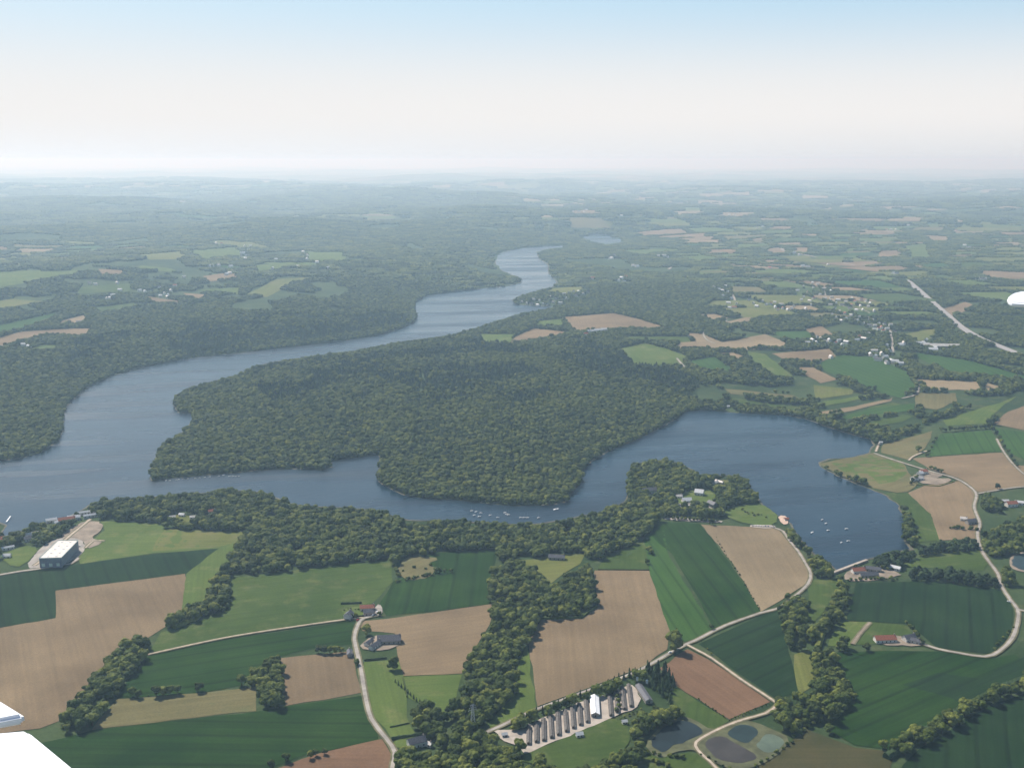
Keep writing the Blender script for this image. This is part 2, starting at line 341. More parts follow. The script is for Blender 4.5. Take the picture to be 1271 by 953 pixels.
# ------------------------------------------------------------------ fields (photo outline, kind)
FIELDS = [
 ([(125,647),(200,650),(205,657),(306,660),(300,671),(270,681),(190,687),(100,700),(97,690),(110,675),(130,658)],'light'),
 ([(205,657),(306,660),(300,671),(272,679),(190,684),(196,668)],'yellow'),
 ([(-60,728),(0,716),(97,700),(200,687),(272,680),(231,712),(69,733),(69,767),(0,779),(-60,790)],'dark'),
 ([(-70,790),(0,779),(69,767),(69,733),(231,712),(228,755),(215,772),(170,800),(135,820),(110,850),(85,890),(50,903),(0,910),(-60,920)],'tan'),
 ([(272,680),(300,671),(290,695),(265,722),(257,745),(226,757),(231,712)],'light'),
 ([(283,718),(486,694),(487,722),(470,742),(440,766),(375,777),(280,791),(183,812),(200,785),(250,768),(283,757)],'green'),
 ([(181,815),(280,794),(440,770),(437,800),(395,803),(345,815),(300,850),(250,860),(145,867),(160,842),(178,826)],'crop'),
 ([(488,722),(540,686),(620,682),(614,700),(608,750),(480,765),(472,750)],'crop'),
 ([(442,771),(480,768),(614,749),(608,775),(580,822),(573,836),(500,839),(495,815),(490,786),(452,783)],'tan'),
 ([(347,817),(400,811),(438,808),(448,860),(354,876),(350,850)],'tan'),
 ([(112,906),(145,868),(250,860),(318,852),(318,882)],'olive'),
 ([(40,925),(112,907),(318,883),(455,862),(470,918),(380,937),(330,956),(300,985),(-20,985)],'crop'),
 ([(325,960),(400,934),(474,917),(488,940),(480,985),(290,985)],'red'),
 ([(452,822),(495,818),(500,839),(505,865),(505,890),(520,915),(485,915),(462,885),(453,850)],'light'),
 ([(501,840),(573,837),(565,870),(550,890),(507,866)],'light'),
 ([(738,708),(806,708),(832,786),(828,806),(790,833),(730,856),(668,878),(656,800),(672,768),(722,766),(742,752)],'tan'),
 ([(654,800),(666,879),(640,895),(615,908),(605,900),(640,860),(642,830)],'light'),
 ([(620,697),(660,694),(690,688),(727,687),(720,700),(700,712),(685,724),(672,712),(655,702)],'yellow'),
 ([(752,690),(800,672),(805,707),(742,707)],'green'),
 ([(823,647),(799,670),(806,708),(832,786),(850,797),(886,783),(853,728),(813,662)],'mid'),
 ([(815,647),(868,650),(881,665),(911,706),(944,760),(886,783),(870,748),(835,690),(808,664)],'crop'),
 ([(870,651),(965,656),(985,680),(1004,708),(1003,722),(970,745),(945,759),(907,695)],'pale'),
 ([(866,799),(945,764),(968,757),(978,800),(992,858),(965,868),(920,838),(884,810)],'dark'),
 ([(818,829),(852,806),(880,818),(956,871),(905,893),(868,870),(838,850)],'red'),
 ([(838,852),(868,872),(905,895),(880,908),(830,882)],'green'),
 ([(1000,720),(1042,716),(1040,735),(1020,762),(1000,785),(1004,740)],'green'),
 ([(985,812),(1004,806),(1014,850),(992,862),(984,830)],'yellow'),
 ([(1063,724),(1157,721),(1243,732),(1257,756),(1258,785),(1234,812),(1164,804),(1130,775),(1050,770)],'dark'),
 ([(1049,771),(1080,772),(1055,802),(1027,802),(1035,785)],'light'),
 ([(1080,772),(1126,776),(1134,792),(1085,800),(1062,801)],'green'),
 ([(1033,810),(1100,808),(1164,808),(1230,818),(1260,812),(1290,835),(1200,878),(1130,915),(1108,930),(1060,925),(1025,905),(1060,872),(1045,835)],'crop'),
 ([(1120,850),(1164,835),(1215,842),(1290,806),(1290,840),(1200,878),(1180,866)],'dark'),
 ([(1310,850),(1235,872),(1180,905),(1130,938),(1095,985),(1340,985)],'dark'),
 ([(920,985),(940,953),(1000,905),(1060,928),(1112,934),(1090,985)],'rough'),
 ([(1115,703),(1144,690),(1220,683),(1228,699),(1220,709),(1153,705)],'green'),
 ([(1127,612),(1155,638),(1166,671),(1216,668),(1212,640),(1209,622),(1214,613),(1190,597),(1150,602)],'tan'),
 ([(1016,576),(1085,562),(1121,575),(1128,588),(1140,600),(1127,611),(1113,612),(1085,606),(1045,592)],'olive'),
 ([(1032,575),(1085,564),(1121,577),(1126,588),(1110,598),(1085,602),(1055,592)],'light'),
 ([(1113,612),(1127,612),(1155,638),(1166,671),(1135,674),(1130,645),(1118,626),(1098,612)],'green'),
 ([(1132,569),(1244,562),(1256,575),(1275,592),(1290,602),(1237,608),(1215,611),(1192,594),(1155,583)],'tan'),
 ([(1168,539),(1230,534),(1245,560),(1153,567),(1158,552)],'mid'),
 ([(1096,552),(1158,535),(1150,556),(1128,571),(1094,562)],'olive'),
 ([(1170,522),(1200,512),(1247,498),(1262,492),(1234,513),(1224,526),(1175,529)],'light'),
 ([(1232,526),(1252,511),(1271,504),(1320,498),(1320,542),(1264,533)],'tan'),
 ([(1231,531),(1275,537),(1320,548),(1320,575),(1275,573),(1253,562)],'mid'),
 ([(1256,578),(1320,578),(1320,600),(1280,594)],'tan'),
 ([(1138,471),(1213,474),(1218,486),(1190,484),(1153,485)],'pale'),
 ([(1218,473),(1245,481),(1226,485)],'pale'),
 ([(1136,488),(1185,488),(1188,498),(1162,509),(1136,505)],'olive'),
 ([(1080,505),(1110,500),(1128,507),(1090,520),(1060,520)],'green'),
 ([(1010,454),(1041,441),(1081,443),(1124,461),(1137,481),(1119,495),(1071,481)],'mid'),
 ([(1124,436),(1202,448),(1268,466),(1290,476),(1248,471),(1177,464)],'mid'),
 ([(1117,416),(1160,408),(1160,418),(1147,425),(1127,421)],'yellow'),
 ([(1172,383),(1197,375),(1213,380),(1182,393)],'tan'),
 ([(1215,336),(1271,338),(1320,340),(1320,350),(1271,349),(1223,346)],'tan'),
 ([(848,413),(872,415),(896,425),(950,415),(982,429),(918,436),(835,433),(845,425),(862,424)],'pale'),
 ([(768,433),(800,426),(830,434),(854,443),(843,457),(787,452)],'light'),
 ([(776,418),(854,418),(858,425),(800,426),(780,424)],'green'),
 ([(851,449),(886,443),(915,464),(870,461)],'mid'),
 ([(885,440),(907,437),(924,443),(918,449)],'pale'),
 ([(923,436),(950,440),(989,471),(961,469),(935,452)],'light'),
 ([(958,439),(1030,433),(1038,443),(1009,452),(977,448)],'tan'),
 ([(981,456),(1009,456),(1040,471),(1019,476)],'tan'),
 ([(953,412),(1001,411),(1011,421),(984,425)],'mid'),
 ([(998,409),(1019,405),(1040,419),(1013,420)],'tan'),
 ([(668,399),(698,396),(700,407),(665,407)],'light'),
 ([(698,394),(761,389),(791,396),(836,410),(781,409),(713,413)],'tan'),
 ([(662,408),(711,413),(690,420),(630,428),(640,418)],'tan'),
 ([(592,415),(640,415),(632,427),(602,425)],'light'),
 ([(861,391),(887,390),(904,395),(887,400)],'pale'),
 ([(892,402),(930,393),(965,384),(965,388),(910,404)],'pale'),
 ([(-60,430),(0,419),(25,412),(88,408),(116,408),(105,419),(57,417),(14,429),(-60,444)],'tan'),
 ([(36,434),(51,429),(72,428),(71,435),(42,438)],'light'),
 ([(-60,415),(0,404),(71,388),(68,395),(28,410),(0,416),(-60,428)],'mid'),
 ([(78,398),(105,391),(108,400),(70,404)],'pale'),
 ([(178,367),(224,374),(221,378),(193,378)],'tan'),
 ([(227,364),(258,366),(246,375)],'tan'),
 ([(249,360),(297,357),(297,366),(255,364)],'light'),
 ([(303,367),(342,347),(413,343),(362,352),(331,369)],'yellow'),
 ([(-60,345),(0,338),(113,336),(85,343),(0,357),(-60,360)],'light'),
 ([(122,334),(153,336),(150,343),(125,342)],'tan'),
 ([(170,317),(227,312),(232,322),(187,323)],'yellow'),
 ([(233,312),(297,306),(297,318),(246,322)],'light'),
 ([(379,313),(433,313),(427,325),(382,324)],'light'),
 ([(118,383),(165,376),(172,378),(125,390)],'green'),
 ([(100,356),(165,352),(160,362),(95,365)],'green'),
 ([(252,343),(290,338),(297,346),(258,350)],'tan'),
 ([(310,330),(360,326),(366,331),(318,337)],'light'),
 ([(688,358),(722,356),(726,362),(700,366),(672,364)],'yellow'),
 ([(765,311),(840,309),(848,312),(790,317)],'light'),
 ([(830,263),(872,261),(878,266),(838,268)],'pale'),
 ([(842,258),(874,258),(872,262),(846,262)],'light'),
 ([(720,276),(760,275),(762,282),(724,281)],'yellow'),
 ([(888,264),(940,264),(925,271),(893,269)],'pale'),
 ([(703,262),(742,261),(745,266),(708,268)],'tan'),
 ([(862,336),(895,334),(897,342),(866,344)],'light'),
 ([(1003,262),(1030,258),(1038,262),(1006,264)],'pale'),
 ([(952,309),(972,307),(978,315),(954,315)],'tan'),
 ([(982,308),(1006,307),(1008,314),(986,314)],'tan'),
 ([(1090,312),(1118,311),(1120,320),(1092,321)],'tan'),
 ([(1120,305),(1150,303),(1160,320),(1130,322)],'light'),
 ([(1145,292),(1178,294),(1180,300),(1155,300)],'pale'),
 ([(900,483),(945,487),(985,491),(1000,498),(960,495),(905,489)],'olive'),
 ([(905,494),(985,505),(1005,512),(985,512),(900,501)],'green'),
 ([(1014,512),(1060,505),(1108,494),(1106,498),(1060,510),(1020,517)],'pale'),
 ([(1010,500),(1050,495),(1090,488),(1088,491),(1050,500),(1015,506)],'light'),
 ([(1045,517),(1090,506),(1136,501),(1134,510),(1090,515),(1048,521)],'mid'),
 ([(1062,527),(1120,515),(1136,516),(1120,524),(1080,531)],'green'),
 ([(1010,478),(1060,484),(1058,490),(1012,496)],'yellow'),
 ([(985,362),(1015,356),(1020,362),(990,368)],'green'),
 ([(925,380),(955,376),(958,382),(930,386)],'green'),
]
FW = []                                    # field outlines in photo pixels, used to keep trees out
for i, (P, kd) in enumerate(FIELDS):
    Wp = [land(*p) for p in P]
    L = [(math.dist(Wp[j], Wp[(j+1) % len(Wp)]), j) for j in range(len(Wp))]; j = max(L)[1]
    a, b = Wp[j], Wp[(j+1) % len(Wp)]; ang = math.atan2(b[1]-a[1], b[0]-a[0])
    ym = sum(w[1] for w in Wp)/len(Wp)
    drape('field', rough(Wp, max(16, ym*.012), max(2.4, ym*.0018), i), field_mat(kd, ang), .25+.004*i)
    FW.append(P)

# ponds with their banks
PONDS = [
 ([(807,922),(820,907),(844,893),(857,896),(876,909),(855,920),(833,927),(824,936),(812,930)], (.010,.018,.020)),
 ([(869,922),(897,912),(913,924),(942,938),(934,945),(912,949),(886,940)], (.040,.035,.030)),
 ([(899,910),(921,898),(944,906),(931,924),(915,921)], (.014,.026,.024)),
 ([(936,928),(952,908),(978,920),(956,937)], (.075,.100,.070)),
 ([(1255,694),(1264,688),(1285,686),(1290,709),(1258,707)], (.024,.042,.046)),
]
def pond_mat(c):
    k = N('pond_water', .5, .25); k.b.inputs['IOR'].default_value = 1.33
    bp = k.n('ShaderNodeBump', Strength=.3); k.l(k.noise(k.mapped(.3, (.3, .6, 1)), 1.0, 3), bp.inputs['Height']); k.l(bp.outputs[0], k.b.inputs['Normal'])
    return k.done(k.ramp(k.noise(k.pos(), .05, 4), c, tuple(x*1.5 for x in c)))
drape('pond_bank', rough(smooth_poly([land(*p) for p in [(800,925),(818,902),(846,889),(862,893),(884,908),(905,900),(922,892),(950,902),(986,918),(960,942),(938,952),(910,956),(880,944),(864,930),(835,934),(822,942),(806,934)]]), 8, 1.5), plain('pond_bank_grass', (.090,.095,.045), .95, .3, .08), .85)
for P, c in PONDS:
    W = [land(*p) for p in P]
    if P[0][0] > 1200: drape('pond_bank', [(sum(w[0] for w in W)/5+(x-sum(w[0] for w in W)/5)*1.22, sum(w[1] for w in W)/5+(y-sum(w[1] for w in W)/5)*1.22) for x, y in smooth_poly(W, 2)], M_EARTH, .85)
    drape('pond', rough(smooth_poly(W, 2), 6, 2.6), pond_mat(c), .97)
    FW.append(P)

# bare yards and banks
YARDS = [
 ('farm_yard', [(607,905),(619,907),(652,905),(653,900),(729,869),(744,866),(749,863),(752,867),(776,852),(788,850),(799,874),(766,889),(675,926),(656,935),(648,936),(643,926),(622,918),(617,910)], M_YARD, 1.9),
 ('warehouse_apron', [(28,707),(52,678),(70,668),(100,668),(108,680),(92,697),(60,704)], M_ROAD, 1.9),
 ('building_site', [(70,668),(95,650),(118,646),(132,655),(112,668),(128,672),(120,678),(108,682),(100,668)], M_EARTH, 1.95),
 ('beach', [(966,640),(977,641),(980,650),(970,652)], M_SAND, 1.9),
 ('farm_yard', [(1046,712),(1062,706),(1110,707),(1120,716),(1075,722),(1050,722)], M_EARTH, 1.9),
 ('farm_yard', [(1128,592),(1150,584),(1168,588),(1170,592),(1140,600)], M_EARTH, 1.9),
 ('car_park', [(825,642),(895,646),(896,650),(824,646)], M_ROAD, 1.9),
 ('car_park', [(932,652),(962,652),(964,657),(930,655)], M_YARD, 1.9),
 ('car_park', [(834,630),(845,624),(862,627),(858,632),(840,634)], M_ROAD, 1.9),
 ('farm_yard', [(448,800),(460,790),(492,788),(494,806),(452,808)], M_EARTH, 1.9),
 ('farm_yard', [(458,766),(468,750),(473,752),(476,764)], M_ROAD, 1.9),
 ('farm_yard', [(1085,800),(1100,788),(1140,793),(1146,803)], M_EARTH, 1.9),
 ('lawn', [(896,640),(905,630),(945,625),(962,636),(966,652),(930,652)], field_mat('light', .3), 1.7),
 ('lawn', [(836,622),(852,610),(878,606),(892,618),(886,628),(850,630)], field_mat('light', .3), 1.7),
 ('lawn', [(885,600),(902,594),(910,602),(900,606)], field_mat('yellow', .3), 1.7),
 ('lawn', [(8,702),(2,690),(25,678),(52,678),(30,704)], field_mat('light', .3), 1.7),
 ('lawn', [(425,764),(424,757),(445,752),(465,752),(460,764)], field_mat('light', .3), 1.7),
 ('rough_meadow', [(640,940),(680,925),(725,905),(745,893),(768,892),(782,905),(780,930),(740,955),(680,960)], field_mat('green', .3), 1.7),
 ('rough_meadow', [(530,700),(548,694),(520,690),(500,693),(492,712),(508,722),(535,717),(542,706)], field_mat('olive', 1), 1.75),
 ('rough_meadow', [(790,950),(800,935),(822,942),(866,932),(884,948),(880,985),(780,985)], field_mat('green', 1), 1.6),
 ('paddock', [(1137,600),(1150,594),(1185,594),(1170,602)], M_EARTH, 1.9),
 ('camp_clearing', [(206,642),(232,637),(250,641),(248,649),(218,650)], field_mat('yellow', 1), 1.75),
 ('house_plot', [(484,928),(492,918),(524,914),(530,925),(515,932)], field_mat('light', .3), 1.8),
]
for nm, P, m, off in YARDS:
    W = [land(*p) for p in P]; drape(nm, rough(smooth_poly(W), 7, 3.2, 9), m, .80+(off-1.9)*.5)
    FW.append(P)

# ------------------------------------------------------------------ roads
ROADS = []
def road(name, pts, w, mat, off=2.3, verge=True):
    off = 1.08+(off-2.3)*.35; w = w*.70
    W = [Vector(land(*p)) for p in pts]
    # Catmull-Rom through the points
    Q = []
    for i in range(len(W)-1):
        p0 = W[max(i-1, 0)]; p1 = W[i]; p2 = W[i+1]; p3 = W[min(i+2, len(W)-1)]
        n = max(2, int((p2-p1).length/14)) if (p1.y < 5000) else 3
        for k in range(n):
            t = k/n
            Q.append(.5*((2*p1)+(p2-p0)*t+(2*p0-5*p1+4*p2-p3)*t*t+(3*p1-p0-3*p2+p3)*t**3))
    Q.append(W[-1])
    def strip(nm, half, m, o):
        V = []; Fc = []
        for i, p in enumerate(Q):
            d = (Q[min(i+1, len(Q)-1)]-Q[max(i-1, 0)])
            if d.length < 1e-6: d = Vector((1, 0))
            d.normalize(); nn = Vector((-d.y, d.x)); hw = half*(1+.12*noise.noise(Vector((p.x/25, p.y/25, 1))))
            for s in (-1, 0, 1):
                q = p+nn*hw*s; V.append((q.x, q.y, hz(q.x, q.y)+o+q.y*1.2e-4+(.08 if s == 0 else 0)))
        for i in range(len(Q)-1):
            a = i*3; Fc += [(a, a+1, a+4, a+3), (a+1, a+2, a+5, a+4)]
        ob = pydata(nm, V, Fc, m); 
        bm = bmesh.new(); bm.from_mesh(ob.data)
        bmesh.ops.recalc_face_normals(bm, faces=bm.faces)
        if sum(f.normal.z for f in bm.faces) < 0: bmesh.ops.reverse_faces(bm, faces=bm.faces)
        bm.to_mesh(ob.data); bm.free(); tag(ob, kind='structure')
    if verge: strip('verge', w*.5+1.6, M_VERGE, off-.12)
    strip(name, w*.5, mat, off)
    ROADS.append(([(q.x, q.y) for q in Q], w*.5+2))
M_VERGE = plain('dry_grass_verge', (.13,.12,.06), .95, .3, .1)
road('road', [(484,990),(487,953),(490,934),(480,918),(461,893),(453,862),(448,831),(441,800),(440,790),(444,777),(451,768),(472,763.5)], 5.2, M_ROAD)
road('track', [(183,813),(280,792),(375,777),(440,768),(451,767.5)], 2.6, M_TRACK, 2.25)
road('lane', [(560,925),(607,908),(640,893),(668,880),(730,857),(790,834),(830,812),(852,800),(864,795),(900,777),(945,761),(968,755),(985,742),(1003,725),(1006,712),(1000,700),(990,684),(980,672),(972,660),(962,656)], 4.6, M_ROAD)
road('lane', [(853,801),(866,808),(884,818),(920,844),(958,869),(964,876),(950,886),(925,893),(900,902),(870,917),(863,926),(872,938),(890,955),(900,985)], 3.6, M_TRACK, 2.45)
road('road', [(-60,726),(0,714),(30,709),(60,705),(88,700),(97,693)], 5.5, M_ROAD)
road('track', [(42,703),(60,690),(84,668),(100,655),(112,645)], 5, M_TRACK, 2.5)
road('track', [(106,681),(116,672),(130,672)], 3, M_TRACK, 2.55)
road('road', [(1085,563),(1121,575),(1153,585),(1172,590),(1192,597),(1211,612),(1209,630),(1216,650),(1213,662),(1216,678),(1224,693),(1238,712),(1243,728),(1254,745),(1263,757),(1263,772),(1256,793),(1240,809),(1222,815.5),(1190,811),(1164,806),(1146,800)], 5, M_ROAD)
road('lane', [(1128,572),(1133,567),(1150,560)], 4, M_TRACK)
road('lane', [(1087,561),(1091,551)], 4, M_TRACK)
road('lane', [(1214,613),(1237,609),(1256,606),(1290,603)], 4, M_ROAD)
road('lane', [(1237,545),(1245,560),(1256,575),(1275,592),(1300,604)], 3.6, M_ROAD)
road('lane', [(1262,757),(1290,762)], 5, M_ROAD)
road('expressway', [(1121,344),(1143,363),(1160,378),(1175,391),(1190,404),(1212,418),(1240,430),(1271,442),(1310,455)], 32, M_ASPH, 3.0)
road('road', [(1022,348),(1024,366),(1036,375),(1051,382),(1066,384),(1079,389),(1079,401),(1101,408),(1106,418),(1108,438)], 9, M_ROAD, 3)
road('lane', [(1119,495),(1137,490),(1140,480),(1136,472)], 5, M_ROAD, 2.5)
road('lane', [(840,445),(845,451),(852,459)], 6, M_ROAD, 2.5)
road('lane', [(903,398),(890,405),(874,413),(877,422),(888,427)], 6, M_ROAD, 2.8)
road('road', [(958,289),(972,297),(975,304),(970,310),(984,314),(1000,317),(1014,320)], 16, M_ROAD, 4)
road('road', [(1046,327),(1062,330)], 16, M_ROAD, 4)
road('road', [(830,335),(838,327),(841,324)], 14, M_ROAD, 4)
road('lane', [(905,383),(912,374),(909,366)], 8, M_ROAD, 3)
road('track', [(1058,800),(1068,786),(1080,773)], 4, M_EARTH, 2.3)
road('path', [(845,628),(860,625),(876,628),(890,636)], 3.5, M_ROAD, 2.5)

# ------------------------------------------------------------------ far patchwork of fields beyond the traced land
TOPPOLY = smooth_poly([(-80,250),(1350,240),(1350,300),(1180,330),(900,330),(700,290),(300,300),(-80,330)], 0)
cells = []
def split(P, size):
    c = P.mean(axis=0); e = [np.linalg.norm(P[(i+1) % 4]-P[i]) for i in range(4)]
    tgt = size(c)
    if max(e[0]+e[2], e[1]+e[3])/2 < tgt*random.uniform(.8, 1.7): cells.append(P); return
    i = 0 if e[0]+e[2] > e[1]+e[3] else 1
    a, b = .5+random.uniform(-.16, .16), .5+random.uniform(-.16, .16)
    A = P[i]+(P[i+1]-P[i])*a; B = P[(i+3) % 4]+(P[(i+2) % 4]-P[(i+3) % 4])*b
    if i == 0: split(np.array([P[0], A, B, P[3]]), size); split(np.array([A, P[1], P[2], B]), size)
    else: split(np.array([P[0], P[1], A, B]), size); split(np.array([B, A, P[2], P[3]]), size)
for k in range(10):
    y0, y1 = [3350, 4300, 5400, 6800, 8600, 11000, 14000, 18000, 23000, 30000, 40000][k:k+2]
    w = y1*.60
    split(np.array([(-w, y0), (w, y0+150*(k % 2)), (w, y1+150*((k+1) % 2)), (-w, y1)], float), lambda c: 105+c[1]*.027)
FK = ['light', 'yellow', 'green', 'tan', 'pale', 'mid', 'light', 'olive', 'yellow', 'pale', 'light']
slots = [field_mat(k, .6) for k in dict.fromkeys(FK)]; sl = {k: i for i, k in enumerate(dict.fromkeys(FK))}
bmF = bmesh.new(); FARCELLS = []
allwater = [LAKE, POOL]
for P in cells:
    c = P.mean(axis=0); u, v, d = project(c[0], c[1], hz(*c))
    if not (-150 < u < 1420): continue
    nz = noise.noise(Vector((c[0]/1700, c[1]/2600, 4.2)))+.25*random.uniform(-1, 1)
    thr = -.16 if u > 640 else .04
    if u < 620 and 235 < v < 303: thr = .34
    if u > 620 and v > 300: thr = -.12
    if u < 430 and 303 <= v: thr = -.02
    if u > 700 and v < 300: thr = -.20
    if v < 235: thr = -.35
    if nz < thr: continue
    pu, pv, _ = project(P[:, 0], P[:, 1], height(P[:, 0], P[:, 1]))
    pu = np.append(pu, u); pv = np.append(pv, v); bad = False
    for W in allwater: bad |= bool(inside(pu, pv, W).any())
    if bad: continue
    for W in FW:
        if bool(inside(pu, pv, W).any()): bad = True; break
    # keep the wooded slopes round the river closed
    for W in ([(300,440),(440,330),(560,270),(720,285),(700,300),(600,300),(650,355),(520,420)], [(660,300),(800,300),(860,350),(860,400),(700,390)], [(-100,500),(-100,445),(0,440),(75,432),(110,420),(120,408),(150,392),(260,378),(330,370),(420,345),(520,330),(560,420),(300,450)],[(1060,330),(1200,400),(1290,420),(1290,360),(1200,390)]):
        if bool(inside(pu, pv, W).any()): bad = True; break
    if bad: continue
    Q = [tuple(c+(p-c)*(1-14/np.linalg.norm(p-c))) for p in P]
    kd = random.choice(FK); m = 2+int(np.linalg.norm(P[0]-P[2])/130)
    vs = [[None]*(m+1) for _ in range(m+1)]
    for a in range(m+1):
        for b in range(m+1):
            s, t = a/m, b/m
            x = (Q[0][0]*(1-s)+Q[1][0]*s)*(1-t)+(Q[3][0]*(1-s)+Q[2][0]*s)*t
            y = (Q[0][1]*(1-s)+Q[1][1]*s)*(1-t)+(Q[3][1]*(1-s)+Q[2][1]*s)*t
            vs[a][b] = bmF.verts.new((x, y, hz(x, y)+1+y*2.5e-4))
    for a in range(m):
        for b in range(m):
            f = bmF.faces.new((vs[a][b], vs[a+1][b], vs[a+1][b+1], vs[a][b+1])); f.material_index = sl[kd]
    FARCELLS.append(np.array(Q))
o = obj('far_fields', bmF, slots); tag(o, kind='structure')

# ------------------------------------------------------------------ tree shapes
def crown_bm(seed, r=5.0, h=9.0, base=3.0, lobes=9, cards=260, sub=2, cone=False):
    rnd = random.Random(seed); bm = bmesh.new()
    if cone:
        n = 9; rings = 9; 
        for L in range(rings):
            z0 = base+h*L/rings; rr = r*(1-L/rings)**.8*(1+rnd.uniform(-.12, .12)); z1 = z0+h/rings*1.9
            top = bm.verts.new((0, 0, min(z1, base+h))); ring = []
            for i in range(n):
                a = 2*PI*i/n+L*.37; q = rr*(1.15 if i % 2 else .72)*(1+rnd.uniform(-.15, .15))
                ring.append(bm.verts.new((q*math.cos(a), q*math.sin(a), z0-rnd.uniform(0, .5))))
            for i in range(n): bm.faces.new((ring[i], ring[(i+1) % n], top))
        return bm
    cen = []
    for i in range(lobes):
        a = 2*PI*i/lobes*1.0+rnd.uniform(-.4, .4); q = r*rnd.uniform(.35, .68); z = base+h*rnd.uniform(.22, .70)
        if i == 0: q, z = 0, base+h*.55
        s = r*rnd.uniform(.36, .56)
        if i == 0: s = r*.66
        cen.append((Vector((q*math.cos(a), q*math.sin(a), z)), s))
    top = cen[0]
    for c, s in cen:
        g = bmesh.ops.create_icosphere(bm, subdivisions=sub, radius=1)
        for v in g['verts']:
            p = v.co.copy(); d = 1+.32*noise.noise(p*2.1+Vector((seed*3.1, s*9, c.x)))+.12*noise.noise(p*5+Vector((c.y, seed, 0)))
            v.co = c+Vector((p.x*s*d, p.y*s*d, p.z*s*d*(.95 if p.z > 0 else .75)))
    for i in range(cards):
        c, s = rnd.choice(cen); d = Vector((rnd.gauss(0, 1), rnd.gauss(0, 1), rnd.gauss(.35, 1))).normalized()
        p = c+d*s*rnd.uniform(.92, 1.22); w = rnd.uniform(.3, .62)*r/5
        t = d.cross(Vector((rnd.gauss(0, 1), rnd.gauss(0, 1), rnd.gauss(0, 1)))).normalized(); b = d.cross(t)
        tilt = d*rnd.uniform(-.5, .5)*w
        bm.faces.new([bm.verts.new(p+t*w+tilt), bm.verts.new(p+b*w*.8-tilt*.5), bm.verts.new(p-t*w-tilt), bm.verts.new(p-b*w*.8+tilt*.5)])
    return bm
def trunk_bm(h=6.0, r=.42, limbs=4, seed=0):
    rnd = random.Random(seed); bm = bmesh.new()
    bar(bm, (0, 0, -1.5), (0, 0, h*.5), r, 7, r*.8); bar(bm, (0, 0, h*.5), (.1, .1, h), r*.8, 7, r*.4)
    for i in range(limbs):
        a = 2*PI*i/limbs+rnd.uniform(-.4, .4); z = h*rnd.uniform(.45, .8)
        bar(bm, (0, 0, z), (2.2*math.cos(a), 2.2*math.sin(a), z+2.2), r*.4, 5, r*.15)
    return bm
TR = {}   # kind -> list of (trunk mesh, crown mesh, joined mesh)
def make_kind(key, mats, builds):
    TR[key] = []
    for i, (tb, cb) in enumerate(builds):
        t = mesh_from(tb, key+'_trunk'); t.materials.append(M_BARK)
        c = mesh_from(cb, key+'_crown'); c.materials.append(mats)
        bm = bmesh.new(); bm.from_mesh(c); n = len(bm.faces); bm.from_mesh(t); bm.faces.ensure_lookup_table()
        for f in bm.faces[n:]: f.material_index = 1
        j = mesh_from(bm, key+'_tree'); j.materials.append(mats); j.materials.append(M_BARK)
        TR[key].append((t, c, j))
make_kind('leaf', M_LEAF, [(trunk_bm(6, .4, 4, i), crown_bm(i+1, 5.2, 10+.5*i, 1.0, 9+i % 3)) for i in range(6)])
make_kind('tall', M_PINE, [(trunk_bm(8, .35, 3, i), crown_bm(i+30, 4.2, 12, .6, 11, 240)) for i in range(3)])
make_kind('pine', M_PINE, [(trunk_bm(7, .3, 0, i), crown_bm(i+60, 3.0, 13, 1.2, cone=True)) for i in range(3)])
make_kind('bush', M_LEAF, [(trunk_bm(1.4, .15, 3, i), crown_bm(i+90, 2.2, 3.2, .0, 5, 90)) for i in range(2)])
def clump(seed):
    rnd = random.Random(seed); bm = bmesh.new()
    for i in range(16):
        a = i*2.4; q = 26*math.sqrt((i+.5)/16); g = bmesh.new(); r = rnd.uniform(5.0, 7.5)
        bmesh.ops.create_icosphere(g, subdivisions=2, radius=1)
        zc = rnd.uniform(5, 8)
        for v in g.verts:
            p = v.co.copy(); d = 1+.45*noise.noise(p*1.9+Vector((seed, i, 0)))
            v.co = Vector((q*math.cos(a)+rnd.uniform(-.2, .2)+p.x*r*d, q*math.sin(a)+p.y*r*d, zc+p.z*r*.85*d))
        me = bpy.data.meshes.new('t'); g.to_mesh(me); g.free(); bm.from_mesh(me); bpy.data.meshes.remove(me)
    return bm
CL = []
for i in range(3):
    me = mesh_from(clump(i+3), 'wood_clump'); me.materials.append(M_LEAF); CL.append(me)

